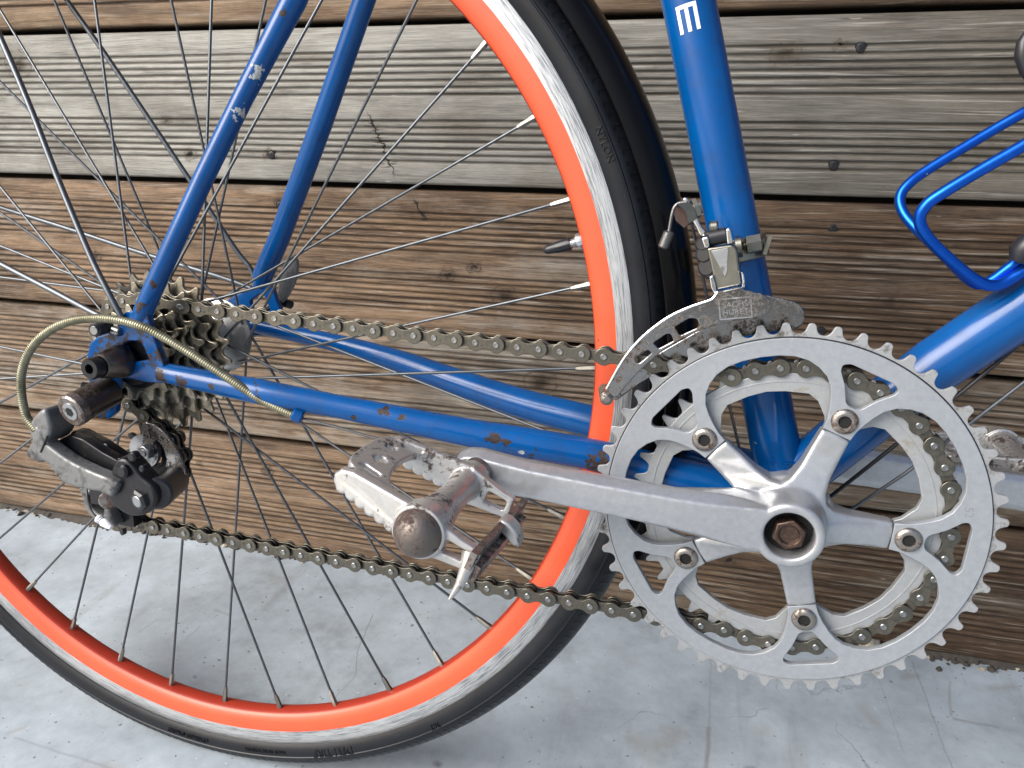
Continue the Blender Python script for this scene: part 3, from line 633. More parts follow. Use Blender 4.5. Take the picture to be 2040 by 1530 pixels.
# --- letter on the seat tube, rolled round the tube
st0, st1 = Vector((0, 0, 0)), Vector((-79.77,0.0,277.16)); sdir = (st1 - st0).normalized()
def on_seat_tube(px, dev):     # along-tube distance, angle from the side that faces the viewer
    side = Vector((0, -1, 0)); nrm = sdir.cross(side).normalized()
    return st0 + sdir * px + (side * math.cos(dev) + nrm * math.sin(dev)) * 14.85
EL = Vector((-77.0,-14.6,265.39)); s_mid = (EL - st0).dot(sdir)
nrm_ = sdir.cross(Vector((0, -1, 0))).normalized(); dev_mid = -0.11
def strip(mb, s0, s1, d0, d1):
    n = 8; vv = []
    for i in range(n + 1):
        dv = d0 + (d1 - d0) * i / n
        vv += [on_seat_tube(s0, dv), on_seat_tube(s1, dv)]
    mb.add(vv, [(2 * i, 2 * i + 2, 2 * i + 3, 2 * i + 1) for i in range(n)])
mb = MB(); ha = 0.385; hl = 7.3; w_ = 2.2; wa = 0.14
sgn = 1 if nrm_.x > 0 else -1
def D(k): return sgn * (dev_mid + k)
strip(mb, s_mid + hl, s_mid + hl - w_, D(-ha), D(ha))
for c0 in (-ha, -wa / 2, ha - wa): strip(mb, s_mid + hl - w_, s_mid - hl, D(c0), D(c0 + wa))
mb.build('letter_decal', M['white'], frame)

# --- quick-release lever on the far dropout
qp = [(-386.32,114.04),(-382.34,110.2),(-385.34,94.96),(-393.46,81.25),(-399.89,75.4),(-403.53,78.51),(-401.52,89.88),(-399.1,100.33),(-393.94,110.01)]
mb = MB(); plate(mb, smooth2(qp, 4), [], 79.5, 84, 1.6); qr = mb.build('quick_release_lever', M['cast_grey'], bike)
mb = MB(); mb.rod((AX, 66, AZ), (AX, 84, AZ), 9, 1.5); mb.rod((AX + 6, 80, AZ + 6), (-399.31,82.0,77.53), 4.5, 1); mb.rod((-398.76,84.0,76.06), (-395.05,90.0,73.43), 3.6, .8); mb.build('lever_cam', M['oily'], qr)

# --- rear wheel
wheel = empty('rear_wheel', bike)
tprof = []
for k in range(0, 29):
    a = math.radians(-38 + k * (256 / 28)); r_ = 13.6
    R_, Y_ = 339 + r_ * math.sin(a), -r_ * math.cos(a)
    tprof.append((R_, Y_))
mb = MB(); mb.lathe(tprof, (AX, AZ), 288)
# moulded ridge where tread meets sidewall
for sy in (-1, 1): mb.lathe([(340.4, sy * 13.5), (341.0, sy * 14.05), (341.7, sy * 13.95), (342.2, sy * 13.2)], (AX, AZ), 288)
tyre = mb.build('tyre', M['tyre'], wheel)
def tyre_pt(ang, R_, h):       # point on the near sidewall, h above the surface
    t = (R_ - 339) / 13.6; t = max(-0.95, min(0.98, t)); cs = math.sqrt(1 - t * t)
    rr, yy = 339 + (13.6 + h) * t, -(13.6 + h) * cs
    return Vector((AX + rr * math.cos(ang), yy, AZ + rr * math.sin(ang)))
# raised tread blocks along both shoulders
trd = MB(); NB = 300
for i in range(NB):
    for sy in (-1, 1):
        a = 2 * PI * (i + (0.5 if sy > 0 else 0)) / NB; vv = []
        for (da, R_, h) in [(-0.0072, 345.4, 0.0), (0.0005, 345.4, 0.32), (0.0025, 349.8, 0.45), (-0.0048, 350.2, 0.0), (0.0045, 347.4, 0.0)]:
            q = tyre_pt(a + da, R_, h + 0.05); q.y *= -sy; vv.append(q)
        trd.add(vv, [(0, 1, 2, 3), (1, 4, 2)])
tag(trd.build('tread_nibs', M['tyre'], wheel, smooth=False), kind='stuff')
def emboss(body, a_mid, size, R_=337.2, h=0.75):
    me = text_mesh(body, size, 0.02); n0 = sum(1 for _ in me.vertices)
    m_ = MB(); vv = []
    for q in me.vertices:
        ang = a_mid - q.co.x / R_; vv.append(tyre_pt(ang, R_ + q.co.y, h if q.co.z > 0 else -0.1))
    m_.add(vv, [tuple(p_.vertices) for p_ in me.polygons]); bpy.data.meshes.remove(me)
    m_.build('tyre_lettering', M['tyre'], wheel, smooth=False)
def ang_of(x, z): return math.atan2(z - AZ, x - AX)
emboss('NYLON', ang_of(*[(-121.06,198.42)][0]), 6.2, 337.6)
emboss('DELI TIRE', ang_of(*[(-311.75,-257.44)][0]), 9.0, 337.4, 0.6)
emboss('MADE IN INDONESIA', ang_of(*[(-372.64,-274.05)][0]), 4.0, 336.4)
emboss('CE1006001 \u00a9 K8302', ang_of(*[(-446.43,-276.77)][0]), 4.6, 336.8, 0.9)
emboss('367', ang_of(*[(-224.29,-215.71)][0]), 6.0, 338.0)
rp = [(332.6, -9.2), (331.8, -9.7), (320, -9.9), (319.6, -9.9), (313, -9.2), (308.6, -7.9), (306.4, -6.2), (305.4, -4), (305, 0), (305.4, 4), (306.4, 6.2), (308.6, 7.9), (319.6, 9.9), (320, 9.9), (331.8, 9.7), (332.6, 9.2), (331, 7), (322, 7), (322, -7), (331, -7)]
mis = [2, 1] + [0] * 4 + [3] * 4 + [0] * 3 + [1, 2, 2, 2, 2, 2, 2]
mb = MB(); mb.lathe(rp, (AX, AZ), 288, mis, True); mb.build('rim', [M['orange'], M['track'], M['darkred'], M['rimbed']], wheel, ang=60)
# hub: high flanges, barrel, freewheel body
mb = MB(); mb.lathe([(9, -24), (28.5, -24), (29.5, -23), (29.5, -21.5), (24, -20), (14, -17), (12, -8), (12, 20), (14, 27), (24, 30), (29.5, 31.5), (29.5, 33), (28.5, 34), (10, 34), (9, 58), (5, 60)], (AX, AZ), 64); mb.build('hub', M['hub'], wheel)
mb = MB(); mb.lathe([(5, -92), (5.6, -90), (5.6, 62), (5, 66)], (AX, AZ), 24)
mb.lathe([(3.2, -91), (3.2, -96), (6.2, -96), (7, -94.5), (7, -89)], (AX, AZ), 32); mb.build('axle', M['oily'], wheel)
mb = MB(); mb.lathe([(7.0, -87.5), (8.0, -86.5), (10.6, -76), (11.2, -72), (11.2, -69.2), (8, -69.2)], (AX, AZ), 40); mb.build('axle_nut', M['knuckle'], wheel)
mb = MB(); mb.lathe([(9, -62), (17.5, -62), (18.5, -60), (18.5, -56), (24, -55.5), (24, -52), (12, -52)], (AX, AZ), 48); mb.build('freewheel_lockring', M['oily'], wheel)
# spokes: 36, laced crossed, the near and the far flange in turn
unit = MB(); unit.tube([(0, 0, 0), (0, 0, 1000)], 1.0, 10); um = unit.mesh('spoke', M['spoke'])
nm = MB(); nm.tube([(0, 0, -1.5), (0, 0, 2.0), (0, 0, 2.6), (0, 0, 8.6), (0, 0, 9.4), (0, 0, 11.5)], [2.2, 2.2, 1.95, 1.9, 1.6, 1.35], 6); nmesh = nm.mesh('spoke_nipple', M['nipple'], ang=25)
seq = [(-1, -1), (1, 1), (-1, 1), (1, -1)]      # (side, lean) for four neighbouring spokes; side -1 = near flange
for k in range(36):
    phi = math.radians(41.65 - 10.02 * k if k < 18 else 41.65 - 10 * k); side, lean = seq[k % 4]
    ha_ = phi + lean * math.radians(66 if side > 0 else 68)
    hy = (-22.5 - lean * 1.8) if side < 0 else (32.5 + lean * 1.8)
    P0 = Vector((AX + 25.5 * math.cos(ha_), hy, AZ + 25.5 * math.sin(ha_))); P1 = Vector((AX + 304 * math.cos(phi), side * -0.0, AZ + 304 * math.sin(phi)))
    d = P1 - P0; q = d.to_track_quat('Z', 'Y').to_matrix().to_4x4()
    link('spoke', um, wheel, Matrix.Translation(P0 * S) @ q @ Matrix.Diagonal((0.98, 0.98, d.length / 1000, 1)))
    link('spoke_nipple', nmesh, wheel, Matrix.Translation(P1 * S) @ (-d).to_track_quat('Z', 'Y').to_matrix().to_4x4())
# valve
va = math.radians(16.7); vd = Vector((math.cos(va), 0, math.sin(va))); vo = Vector((AX, 0, AZ))
vp = lambda r: vo + vd * r
mb = MB(); mb.tube([vp(310), vp(307.8), vp(307.4), vp(302.4), vp(301.8)], [5.0, 5.0, 5.3, 5.3, 4.4], 28)
rr = [vp(302 - 0.5 * i) for i in range(12)]; mb.tube(rr, [2.9 if i % 2 else 2.45 for i in range(12)], 20); mb.rod(vp(300), vp(294), 1.7)
mb.build('valve_stem', M['chrome_clean'], wheel)
mb = MB(); vw = vd.cross(Vector((0, 1, 0))).normalized(); n = 40; prof = [(297.8, 3.2), (297.5, 3.8), (296.3, 4.0), (288.5, 3.6), (288.1, 3.4), (283, 2.8), (281, 2.2), (280, 1.2)]
vv = []
for r0, rad in prof:
    for k in range(n):
        a = 2 * PI * k / n; rd = rad - (0.35 if (288.3 <= r0 <= 297 and k % 4 == 0) else 0)
        vv.append(vp(r0) + (vw * math.cos(a) + Vector((0, 1, 0)) * math.sin(a)) * rd)
F = [(i * n + k, i * n + (k + 1) % n, (i + 1) * n + (k + 1) % n, (i + 1) * n + k) for i in range(len(prof) - 1) for k in range(n)] + [tuple(range(n)), tuple((len(prof) - 1) * n + k for k in range(n))]
mb.add(vv, F); mb.build('valve_cap', M['black'], wheel, ang=50)

def gear(N, Rp, Rt, phase=0.0, cut=0.12, seat=4.1, tip=0.085):
    """sprocket outline with N teeth; phase is the angle of a tooth tip"""
    out = []; st = 2 * PI / N
    for k in range(N):
        t = phase - k * st
        # tooth tip then the valley that follows it
        th = tip * st
        out += [((Rt - 0.5) * math.cos(t + th), (Rt - 0.5) * math.sin(t + th)), (Rt * math.cos(t + th * 0.3), Rt * math.sin(t + th * 0.3)), (Rt * math.cos(t - th * 0.4), Rt * math.sin(t - th * 0.4)), ((Rt - 0.7) * math.cos(t - th * 1.1), (Rt - 0.7) * math.sin(t - th * 1.1))]
        g_ = t - st / 2; cx, cz = Rp * math.cos(g_), Rp * math.sin(g_)
        for j in range(9):
            b = g_ + PI / 2 + cut + (PI - 2 * cut) * j / 8
            out.append((cx + seat * math.cos(b), cz + seat * math.sin(b)))
    return out

# cogs
cogs = [(13, 28.0, -54.5), (15, 32.2, -49.6), (17, 36.6, -44.7), (19, 41.0, -39.8), (22, 47.0, -34.9), (25, 53.4, -30.0)]
for i, (N, Rp, y) in enumerate(cogs):
    ol = [(AX + x, AZ + z) for x, z in gear(N, Rp + 0.6, Rp + 3.4, 0.35 * i + 0.2, cut=0.42, seat=4.05, tip=0.1)]
    mb = MB(); plate(mb, ol, [circle((AX, AZ), 17, 32)], y - 1.2, y + 1.2, 0.4, bres=1)
    mb.lathe([(17, y + 1), (Rp - 5, y + 1), (Rp - 5, y + 2.6), (17, y + 2.6)], (AX, AZ), 40, [1] * 4)
    mb.build('cog', [M['cog'], M['oily']], wheel)

# --- mudguard and its stays
gprof = []
for k in range(17):
    a = math.radians(-90 + 180 * k / 16); gprof.append((353 + 15.5 * math.cos(a) ** 0.8 if math.cos(a) > 1e-6 else 353, 24 * math.sin(a)))
inner = [(r - 1.0, y * 0.955) for r, y in reversed(gprof)]
mb = MB(); mb.lathe(gprof + inner, (AX, AZ), 200, None, True, math.radians(-17.5), math.radians(190))
mg = mb.build('mudguard', M['gloss'], bike)
def stay(pts, r):
    pp = [q for q in smooth2(pts, 8, False) if math.hypot(q[0] - AX, q[2] - AZ) < 356]      # ends under the mudguard's lip
    m_ = MB(); m_.tube(pp, r, 14); return m_.build('mudguard_stay', M['spoke'], mg)
stay([(-419.2,-71.5,84.37), (-429.44,-71.0,102.25), (-442.9,-68.0,122.92), (-469.09,-61.0,169.73), (-493.09,-54.0,216.01), (-517.71,-48.0,260.3), (-565.1,-36.0,338.52), (-614.55,-26.0,419.47)], 2.0)
stay([(-426.24,-71.5,81.88), (-440.71,-71.0,85.73), (-481.25,-66.0,98.5), (-528.94,-60.0,112.95), (-631.44,-48.0,144.93), (-757.94,-34.0,182.58)], 2.0)
stay([(-413.87,67.0,94.8), (-417.88,67.0,105.5), (-429.97,65.0,121.09), (-462.85,58.0,173.37), (-522.21,48.0,263.31), (-550.11,43.0,303.4), (-605.08,30.0,387.76)], 2.0)
stay([(-417.99,67.0,88.85), (-444.53,65.0,96.48), (-517.55,60.0,113.2), (-582.86,55.0,129.65), (-650.32,50.0,145.71), (-780.41,40.0,177.37)], 2.0)

# --- crankset
crank = empty('crankset', bike)
LOBES = [math.radians(140.6 - 72 * k) for k in range(5)]
half = [(54.6, 8.0), (60, 7.8), (66, 8.6), (72, 9.7), (77, 11.0), (82, 13.4), (86, 16.8), (89, 20.5), (90.8, 25), (91.4, 30), (91.5, 36)]
inn = []
for L in LOBES:
    prof = [(r, -d) for r, d in reversed(half[:-1])] + [(r, d) for r, d in half]
    for r, d in prof: inn.append((r * math.cos(L - math.radians(d)), r * math.sin(L - math.radians(d))))
tri_h = [(91.6, 7.4), (90, 9.7), (87, 9.7), (80, 6.5), (75, 4.7), (71.6, 3.4), (70.4, 1.6)]
tri_full = [(r, d) for r, d in tri_h] + [(r, -d) for r, d in reversed(tri_h)]
tris = [roundpoly([(r * math.cos(L - math.radians(d)), r * math.sin(L - math.radians(d))) for r, d in tri_full], 1.2, 2) for L in LOBES]
mb = MB()
plate(mb, gear(52, 106.5, 108.5, 2.1644, cut=0.5, seat=3.95, tip=0.13), [circle((0, 0), 97.5, 96)], -48.1, -45.9, 0.35, mi=1, bres=1)
plate(mb, circle((0, 0), 100.6, 180), [inn] + tris, -49.6, -45.4, 0.35)
mb.lathe([(100.2, -48.3), (101.0, -48.35), (101.3, -48.15)], (0, 0), 180, [2, 2, 2])
cr = mb.build('chainring', [M['ring'], M['ring_teeth'], M['oily']], crank); cr['label'] = 'large outer chainring with 52 teeth'
me = text_mesh('52', 6.0, 0.06); sa = ang_of(0, 0); a52 = math.atan2([(87.54,15.32)][0][1], [(87.54,15.32)][0][0])
mb = MB(); ctr = [(87.95,15.66)][0]; tx = Vector((math.sin(a52), 0, -math.cos(a52))); ty_ = Vector((math.cos(a52), 0, math.sin(a52)))
mb.merge(me, lambda q: Vector((ctr[0], -49.68 - q.z * 0.5, ctr[1])) + tx * q.x + ty_ * q.y); mb.build('tooth_count_stamp', M['stamp'], cr, smooth=False)
# inner chainring
inn2 = []
for L in LOBES:
    prof2 = [(70.5, -36), (70, -28), (69.5, -18), (66.5, -13.5), (59, -8), (55, -6.5), (55, 6.5), (59, 8), (66.5, 13.5), (69.5, 18), (70, 28)]
    for r, d in prof2: inn2.append((r * math.cos(L - math.radians(d)), r * math.sin(L - math.radians(d))))
mb = MB(); plate(mb, gear(40, 84.0, 87.2, math.radians(2.6), cut=0.35, seat=4.2), [circle((0, 0), 78.5, 90)], -41.1, -38.9, 0.35, bres=1)
plate(mb, circle((0, 0), 80.2, 140), [inn2], -42.4, -38.4, 0.35); plate(mb, circle((0, 0), 76.2, 140), [circle((0, 0), 75.3, 140)], -42.7, -42, 0.1)
cr2 = mb.build('chainring', M['ring_in'], crank); cr2['label'] = 'smaller inner chainring that carries the chain'
# chainring bolts
for L in LOBES:
    c = (62.2 * math.cos(L), 62.2 * math.sin(L))
    mb = MB(); mb.lathe([(3.4, -49.0), (3.4, -51.8), (4.6, -52.0), (6.3, -51.2), (6.9, -50.2), (6.9, -38)], c, 32); plate(mb, ngon(c, 3.5, 6, L), [], -50.6, -49.7, 0.05, mi=1)
    mb.build('chainring_bolt', [M['rusty'], M['hole']], crank)
# crank arm with its spider, cast as one piece
AN = math.radians(174.49); cd = Vector((math.cos(AN), 0, math.sin(AN))); cp = Vector((-math.sin(AN), 0, math.cos(AN))) * -1  # cp points up for the arm
if cp.z < 0: cp = -cp
mb = MB()
star = []                                     # arms rise a little towards the hub
for L in LOBES:
    for r, d in [(22.5, 36), (25.0, 24.5), (32, 15.5), (43, 11.0), (54.0, 8.3), (54.3, 0), (54.0, -8.3), (43, -11.0), (32, -15.5), (25.0, -24.5)]:
        star.append((r * math.cos(L + math.radians(d)), r * math.sin(L + math.radians(d))))
plate(mb, star, [circle((0, 0), 12.0, 32)], -50.2, -40.5, 1.6, fn=lambda q: Vector((q.x, q.y - (0.0085 * max(0.0, 52 - math.hypot(q.x, q.z)) ** 2 if q.y < -45 else 0), q.z)))
mb.lathe([(12.6, -42), (12.6, -75.4), (13.4, -76.6), (16.2, -76.8), (18.0, -75.4), (18.9, -70), (19.6, -61.5), (21.5, -54.5), (25, -50.6), (25, -42)], (0, 0), 64, None, True)
def arm(mb, secs):
    vv = []; n = 10
    for s_, tt, tb, ff, fb, yf, ye, yb in secs:     # distance, side top/bottom half width, face half widths, y of face, of bevel foot, of back
        for t, y in [(ff, yf), (0, yf - 0.5), (-fb, yf), (-tb, ye), (-tb, (ye + yb) / 2), (-tb + 1.5, yb), (0, yb), (tt - 1.5, yb), (tt, (ye + yb) / 2), (tt, ye)]:
            vv.append(cd * s_ + cp * t + Vector((0, y, 0)))
    F = [(i * n + k, i * n + (k + 1) % n, (i + 1) * n + (k + 1) % n, (i + 1) * n + k) for i in range(len(secs) - 1) for k in range(n)]
    F += [tuple(range(n - 1, -1, -1)), tuple((len(secs) - 1) * n + k for k in range(n))]
    mb.add(vv, F)
secs = [(13.2, 12.6, 12.6, 11.5, 11.5, -76.4, -73, -46), (19, 12.8, 13.6, 11.4, 12.4, -77.0, -71.5, -48), (28, 13.6, 14.2, 10.2, 11.4, -77.9, -71.8, -52), (40, 13.8, 13.4, 9.0, 9.6, -79.5, -73, -60), (60, 12.2, 11.4, 8.2, 8.2, -81.5, -75.5, -69), (100, 11.3, 10.4, 7.8, 7.8, -84.5, -78, -72), (140, 11.0, 10.4, 7.8, 7.8, -86.8, -80, -74),
        (158, 12.0, 11.5, 8.6, 8.6, -87.6, -81, -74.5), (170, 12.8, 12.4, 9.2, 9.2, -88, -81.5, -75), (178, 11.6, 11.2, 8.0, 8.0, -87.8, -81.5, -75), (183, 8.2, 8.0, 5.2, 5.2, -87, -81.5, -75.6), (185.3, 4.0, 4.0, 2.4, 2.4, -85, -81, -77)]
arm(mb, secs)
fuse('crank_arm', mb, M['alu'], crank, 0.7, 12)
mb = MB(); mb.lathe([(0.01, -66), (12.8, -66), (12.8, -70)], (0, 0), 40, [1, 1]); plate(mb, ngon((0, 0), 8.7, 6, 0.35), [circle((0, 0), 5.2, 24)], -75.0, -66, 0.8); mb.lathe([(0.01, -73.2), (4.8, -73.4), (5.3, -74)], (0, 0), 24)
mb.build('crank_bolt', [M['rust_bolt'], M['hole']], crank)
# far crank arm
mb = MB(); far = math.radians(-4.5); fd = Vector((math.cos(far), 0, math.sin(far))); fp = Vector((-math.sin(far), 0, math.cos(far)))
vv = []; n = 8; fs = [(0, 16), (20, 15), (40, 13.5), (100, 12.2), (150, 12.2), (168, 13), (178, 11), (184, 6)]
for s_, hw in fs:
    o_ = 58 + s_ * 0.10
    for t, y in [(hw - 4.5, o_), (hw, o_ + 3.5), (hw, o_ + 11), (hw - 2, o_ + 13), (-hw + 2, o_ + 13), (-hw, o_ + 11), (-hw, o_ + 3.5), (-hw + 4.5, o_)]: vv.append(fd * s_ + fp * t + Vector((0, y, 0)))
mb.add(vv, [(i * n + k, i * n + (k + 1) % n, (i + 1) * n + (k + 1) % n, (i + 1) * n + k) for i in range(len(fs) - 1) for k in range(n)] + [tuple(range(n - 1, -1, -1)), tuple((len(fs) - 1) * n + k for k in range(n))])
fuse('crank_arm', mb, M['alu'], crank, 1.0, 4)['label'] = 'far crank arm pointing forward'

# --- pedals, in their own frame: a along the body (towards the serrated end), n across its thickness, y the spindle
def build_pedal(parent):
    mb = MB()
    mb.tube([(0, 0, 0), (0, -10, 0), (0, -26, 0), (0, -44, 0), (0, -60, 0), (0, -72, 0)], [9.8, 9.2, 7.6, 8.4, 10.8, 12.6], 32)
    mb.cyl((0, -68, 0), (0, -78, 0), 13.8, 13.4, 40)
    # two side walls to the serrated end
    out_l = [(0, 10.5), (14, 9.4), (30, 8.4), (42, 7.4), (48.5, 5.0), (51.5, 0.5), (50.6, -3.4)]
    ser = []
    for k in range(7):                      # rounded scallops along the lower edge
        for j in range(6): aa = PI * j / 5; ser.append((48.5 - 6.2 * k - 3.0 + 3.0 * math.cos(aa), -5.2 - 0.5 * k - 1.9 * math.sin(aa)))
    wall_o = out_l + ser + [(4, -11)]
    def shear(q, k):          # walls draw together at the far end
        return Vector((q.x, q.y + k * max(0, q.x) ** 1.5 * 0.018, q.z))
    plate(mb, wall_o, [], -76, -69.5, 1.5, fn=lambda q: shear(q, 1))
    plate(mb, wall_o, [], -12, -6.5, 1.2, fn=lambda q: shear(q, -1))
    # rounded web that joins them, with its holes
    web = [(22, 12), (29, 20), (32, 36), (29, 54), (22, 66), (34, 66.5), (45, 63.5), (51, 57), (52.4, 38), (51, 21), (45, 15), (34, 10.5)]
    wh = [circle((42, 27), 3.2, 16), circle((40, 44), 3.6, 16), roundpoly([(32, 57), (44, 55), (45, 59), (33, 61.5)], 1.6), roundpoly([(28, 14), (40, 17), (39, 21), (28, 18.5)], 1.6)]
    plate(mb, smooth2(web, 3), wh, -2.5, 1.5, 0.9, fn=lambda q: Vector((q.x, -q.z, 4.6 + q.y)))
    # two side walls to the cage end
    wall_c = [(0, 11), (-10, 8.5), (-20, 6.6), (-27.5, 6.0), (-29, -6.4), (-20, -8), (-10, -9.5), (0, -11)]
    win = [roundpoly([(-13, 3.0), (-24.5, 2.6), (-24.5, -3.2), (-13, -4.2)], 1.2)]
    plate(mb, wall_c, win, -76, -70.5, 1.0); plate(mb, wall_c, win, -13, -8, 1.0)
    body = fuse('pedal_body', mb, M['cast'], parent, 0.55, 2)
    # steel cage plate with tab and spike
    tz = Matrix.Rotation(0.055, 3, 'Z'); m2 = MB(); m2.box((-30.2, -43, 1.8), (3.2, 74, 9.4), tz); m2.box((-32.8, -44, -4.6), (5.0, 66, 8), tz)
    m2.build('cage_plate', M['brown'], parent, ang=20)
    m3 = MB(); plate(m3, smooth2([(-28, 7), (-33, 8), (-39, 5), (-42.5, 0), (-41.5, -2), (-36, -0.5), (-30, 2)], 3), [], -43, -33, 1.4); m3.build('toe_clip_tab', M['cast'], parent)
    m3 = MB(); m3.tube([(-26, -73, 2), (-27.5, -76, -4), (-28, -79, -12), (-27, -82, -20)], [4.6, 3.6, 2.2, 0.7], 14); m3.build('cage_spike', M['cast'], parent)
    m3 = MB(); m3.box((-32, -54, -8.6), (4, 22, 3)); m3.build('reflector', M['amber'], parent)
    m3 = MB(); m3.lathe([(0.01, -87.2), (3, -87.0), (7, -85.6), (10, -83), (11.8, -79.4), (12.3, -76.5), (12.3, -70)], (0, 0), 40); m3.build('dust_cap', M['cap'], parent)
    m3 = MB(); m3.lathe([(5, 14), (7.6, 12), (8.8, 9), (9.6, 4), (9.6, -2), (5, -4)], (0, 0), 32); m3.build('spindle_collar', M['brown'], parent)
ta = math.radians(22)
PF = Matrix(((-math.cos(ta), 0, math.sin(ta), -169.6 * S), (0, 1, 0, -93 * S), (math.sin(ta), 0, math.cos(ta), 16.6 * S), (0, 0, 0, 1)))
# keep the frame right-handed: a -> (-cos, sin), n -> (sin, cos)
ped = empty('pedal', bike, PF); build_pedal(ped); ped['label'] = 'right pedal with rusty domed dust cap'
lp = fd * 170
PL = Matrix(((-1, 0, 0, (lp.x - 6) * S), (0, -1, 0, 92 * S), (0, 0, 1, (lp.z + 8) * S), (0, 0, 0, 1)))
ped2 = empty('pedal', bike, PL); ped2['label'] = 'far pedal cut by the right edge'
for ch in list(ped.children):
    c = ch.copy(); col.objects.link(c); c.parent = ped2

# --- chain
chain = empty('chain', bike)
def bone(L, r, waist, n=10):
    o = []
    for k in range(n + 1): a = PI / 2 - 0.3 + (PI + 0.6) * k / n; o.append((-L / 2 + r * math.cos(a), r * math.sin(a)))
    o += [(-L * 0.17, -waist * 1.1), (0, -waist), (L * 0.17, -waist * 1.1)]
    for k in range(n + 1): a = -PI / 2 - 0.3 + (PI + 0.6) * k / n; o.append((L / 2 + r * math.cos(a), r * math.sin(a)))
    o += [(L * 0.17, waist * 1.1), (0, waist), (-L * 0.17, waist * 1.1)]
    return o
PIT = 13.3
mo = MB()
for sy in (-1, 1): plate(mo, bone(PIT, 5.2, 2.95), [], sy * 3.75 - 0.6, sy * 3.75 + 0.6, 0.35, bres=2)
for sx in (-1, 1): mo.lathe([(0.01, -4.75), (1.0, -4.8), (1.15, -5.05), (1.6, -5.05), (1.95, -4.7), (1.95, 4.6), (1.2, 4.9)], (sx * PIT / 2, 0), 14, [1] * 7)
outer_me = mo.mesh('outer_link', [M['chain'], M['pin']])
mi_ = MB()
for sy in (-1, 1): plate(mi_, bone(PIT, 4.5, 2.95), [], sy * 1.9 - 0.5, sy * 1.9 + 0.5, 0.3, bres=2)
for sx in (-1, 1): mi_.lathe([(2.5, -1.4), (3.9, -1.4), (3.9, 1.4), (2.5, 1.4)], (sx * PIT / 2, 0), 16, [1] * 4, True)
inner_me = mi_.mesh('inner_link', [M['chain'], M['chain_dark']])
path = []
# up from the guide wheel to the cog, round the cog, top run, round the inner ring, bottom run, cage wheels
P3 = lambda t: Vector(t)
ctrl = [(-417.06,-47.0,3.65), (-428.61,-47.0,10.83), (-440.29,-46.5,17.54), (-451.36,-46.0,26.59), (-460.79,-45.5,38.76), (-464.22,-45.0,53.61), (-463.74,-45.0,68.02), (-456.83,-45.0,82.33), (-444.99,-45.0,89.42), (-424.63,-45.0,93.17), (-405.66,-45.0,91.69), (-392.32,-44.8,90.53)]
def resample(pts, pitch, start=0.0):
    out = []; acc = -start; last = pts[0]
    need = 0.0 if start == 0 else start
    d_acc = 0.0; out.append(pts[0]) if start == 0 else None
    target = pitch if start == 0 else start
    for i in range(1, len(pts)):
        seg = (pts[i] - pts[i - 1]).length
        while d_acc + seg >= target:
            t = (target - d_acc) / seg; out.append(pts[i - 1].lerp(pts[i], t)); target += pitch
        d_acc += seg
    return out
cogp = [Vector(q) for q in smooth2(ctrl, 10, False)]
pins_a = resample(cogp, 13.75)
top0, top1 = Vector((-392.32,-44.8,90.53)), Vector((-108.3,-40.4,80.4))
N1 = 21
pins_a = pins_a[:-1] if (pins_a[-1] - top0).length < 6 else pins_a
pins_b = []
for k in range(N1 + 1):
    u = k / N1; uu = u + 0.016 * math.sin(PI * u) * 1.0     # links read a little longer towards the rear
    q = top0.lerp(top1, uu); q.z -= 0.8 * math.sin(PI * u); pins_b.append(q)
RC = 83.4
pins_c = []
a0_ = math.radians(107.2); st_ = math.radians(9.0)
lead = [(-96.09,-40.2,80.38), (-83.74,-40.2,80.28)]
k0 = 2
lead3 = []
e0 = top1; e1 = Vector((RC * math.cos(a0_ + st_ * 1), -40, RC * math.sin(a0_ + st_ * 1)))
nl = max(1, round((e1 - e0).length / 13.3))
for k in range(1, nl): lead3.append(e0.lerp(e1, k / nl))
for k in range(-1, 25): a = a0_ - st_ * k; pins_c.append(Vector((RC * math.cos(a), -40, RC * math.sin(a))))
b0 = pins_c[-1]; b1 = Vector((-457.47,-46.0,-72.92))
nb = round((b1 - b0).length / 13.35); pins_d = []
for k in range(1, nb + 1):
    q = b0.lerp(b1, k / nb); q.z -= 1.2 * math.sin(PI * k / nb); pins_d.append(q)
tail = [Vector(q) for q in smooth2([tuple(b1), (-466.69,-48.0,-70.68), (-471.34,-48.0,-60.17), (-459.59,-48.0,-48.61), (-441.14,-48.0,-42.15)], 8, False)]
pins_e = resample(tail, 13.4)[1:]
gcn = [Vector(q) for q in smooth2([(-417.06,-47.0,3.65), (-407.83,-47.0,-0.81), (-401.64,-47.0,-10.8), (-400.64,-47.5,-22.81), (-407.22,-48.0,-34.82), (-422.45,-48.0,-42.26)], 8, False)]
pins_g = list(reversed(resample(gcn, 13.4)[1:]))
PINS = pins_g + pins_a + pins_b + lead3 + pins_c + pins_d + pins_e
for i in range(len(PINS) - 1):
    a, b = PINS[i], PINS[i + 1]; d = b - a; Lk = d.length
    if Lk < 6 or Lk > 20: continue
    ex = d.normalized(); ey = (Vector((0, 1, 0)) - ex * ex.y).normalized(); ez = ex.cross(ey)
    m4 = Matrix((( *ex, 0), (*ey, 0), (*ez, 0), (0, 0, 0, 1))).transposed(); m4.translation = (a + b) / 2 * S
    m4 = m4 @ Matrix.Rotation(rnd.uniform(-0.035, 0.035), 4, 'X') @ Matrix.Rotation(rnd.uniform(-0.02, 0.02), 4, 'Z') @ Matrix.Diagonal((Lk / PIT, 1, 1, 1))
    link('outer_link' if i % 2 else 'inner_link', outer_me if i % 2 else inner_me, chain, m4)

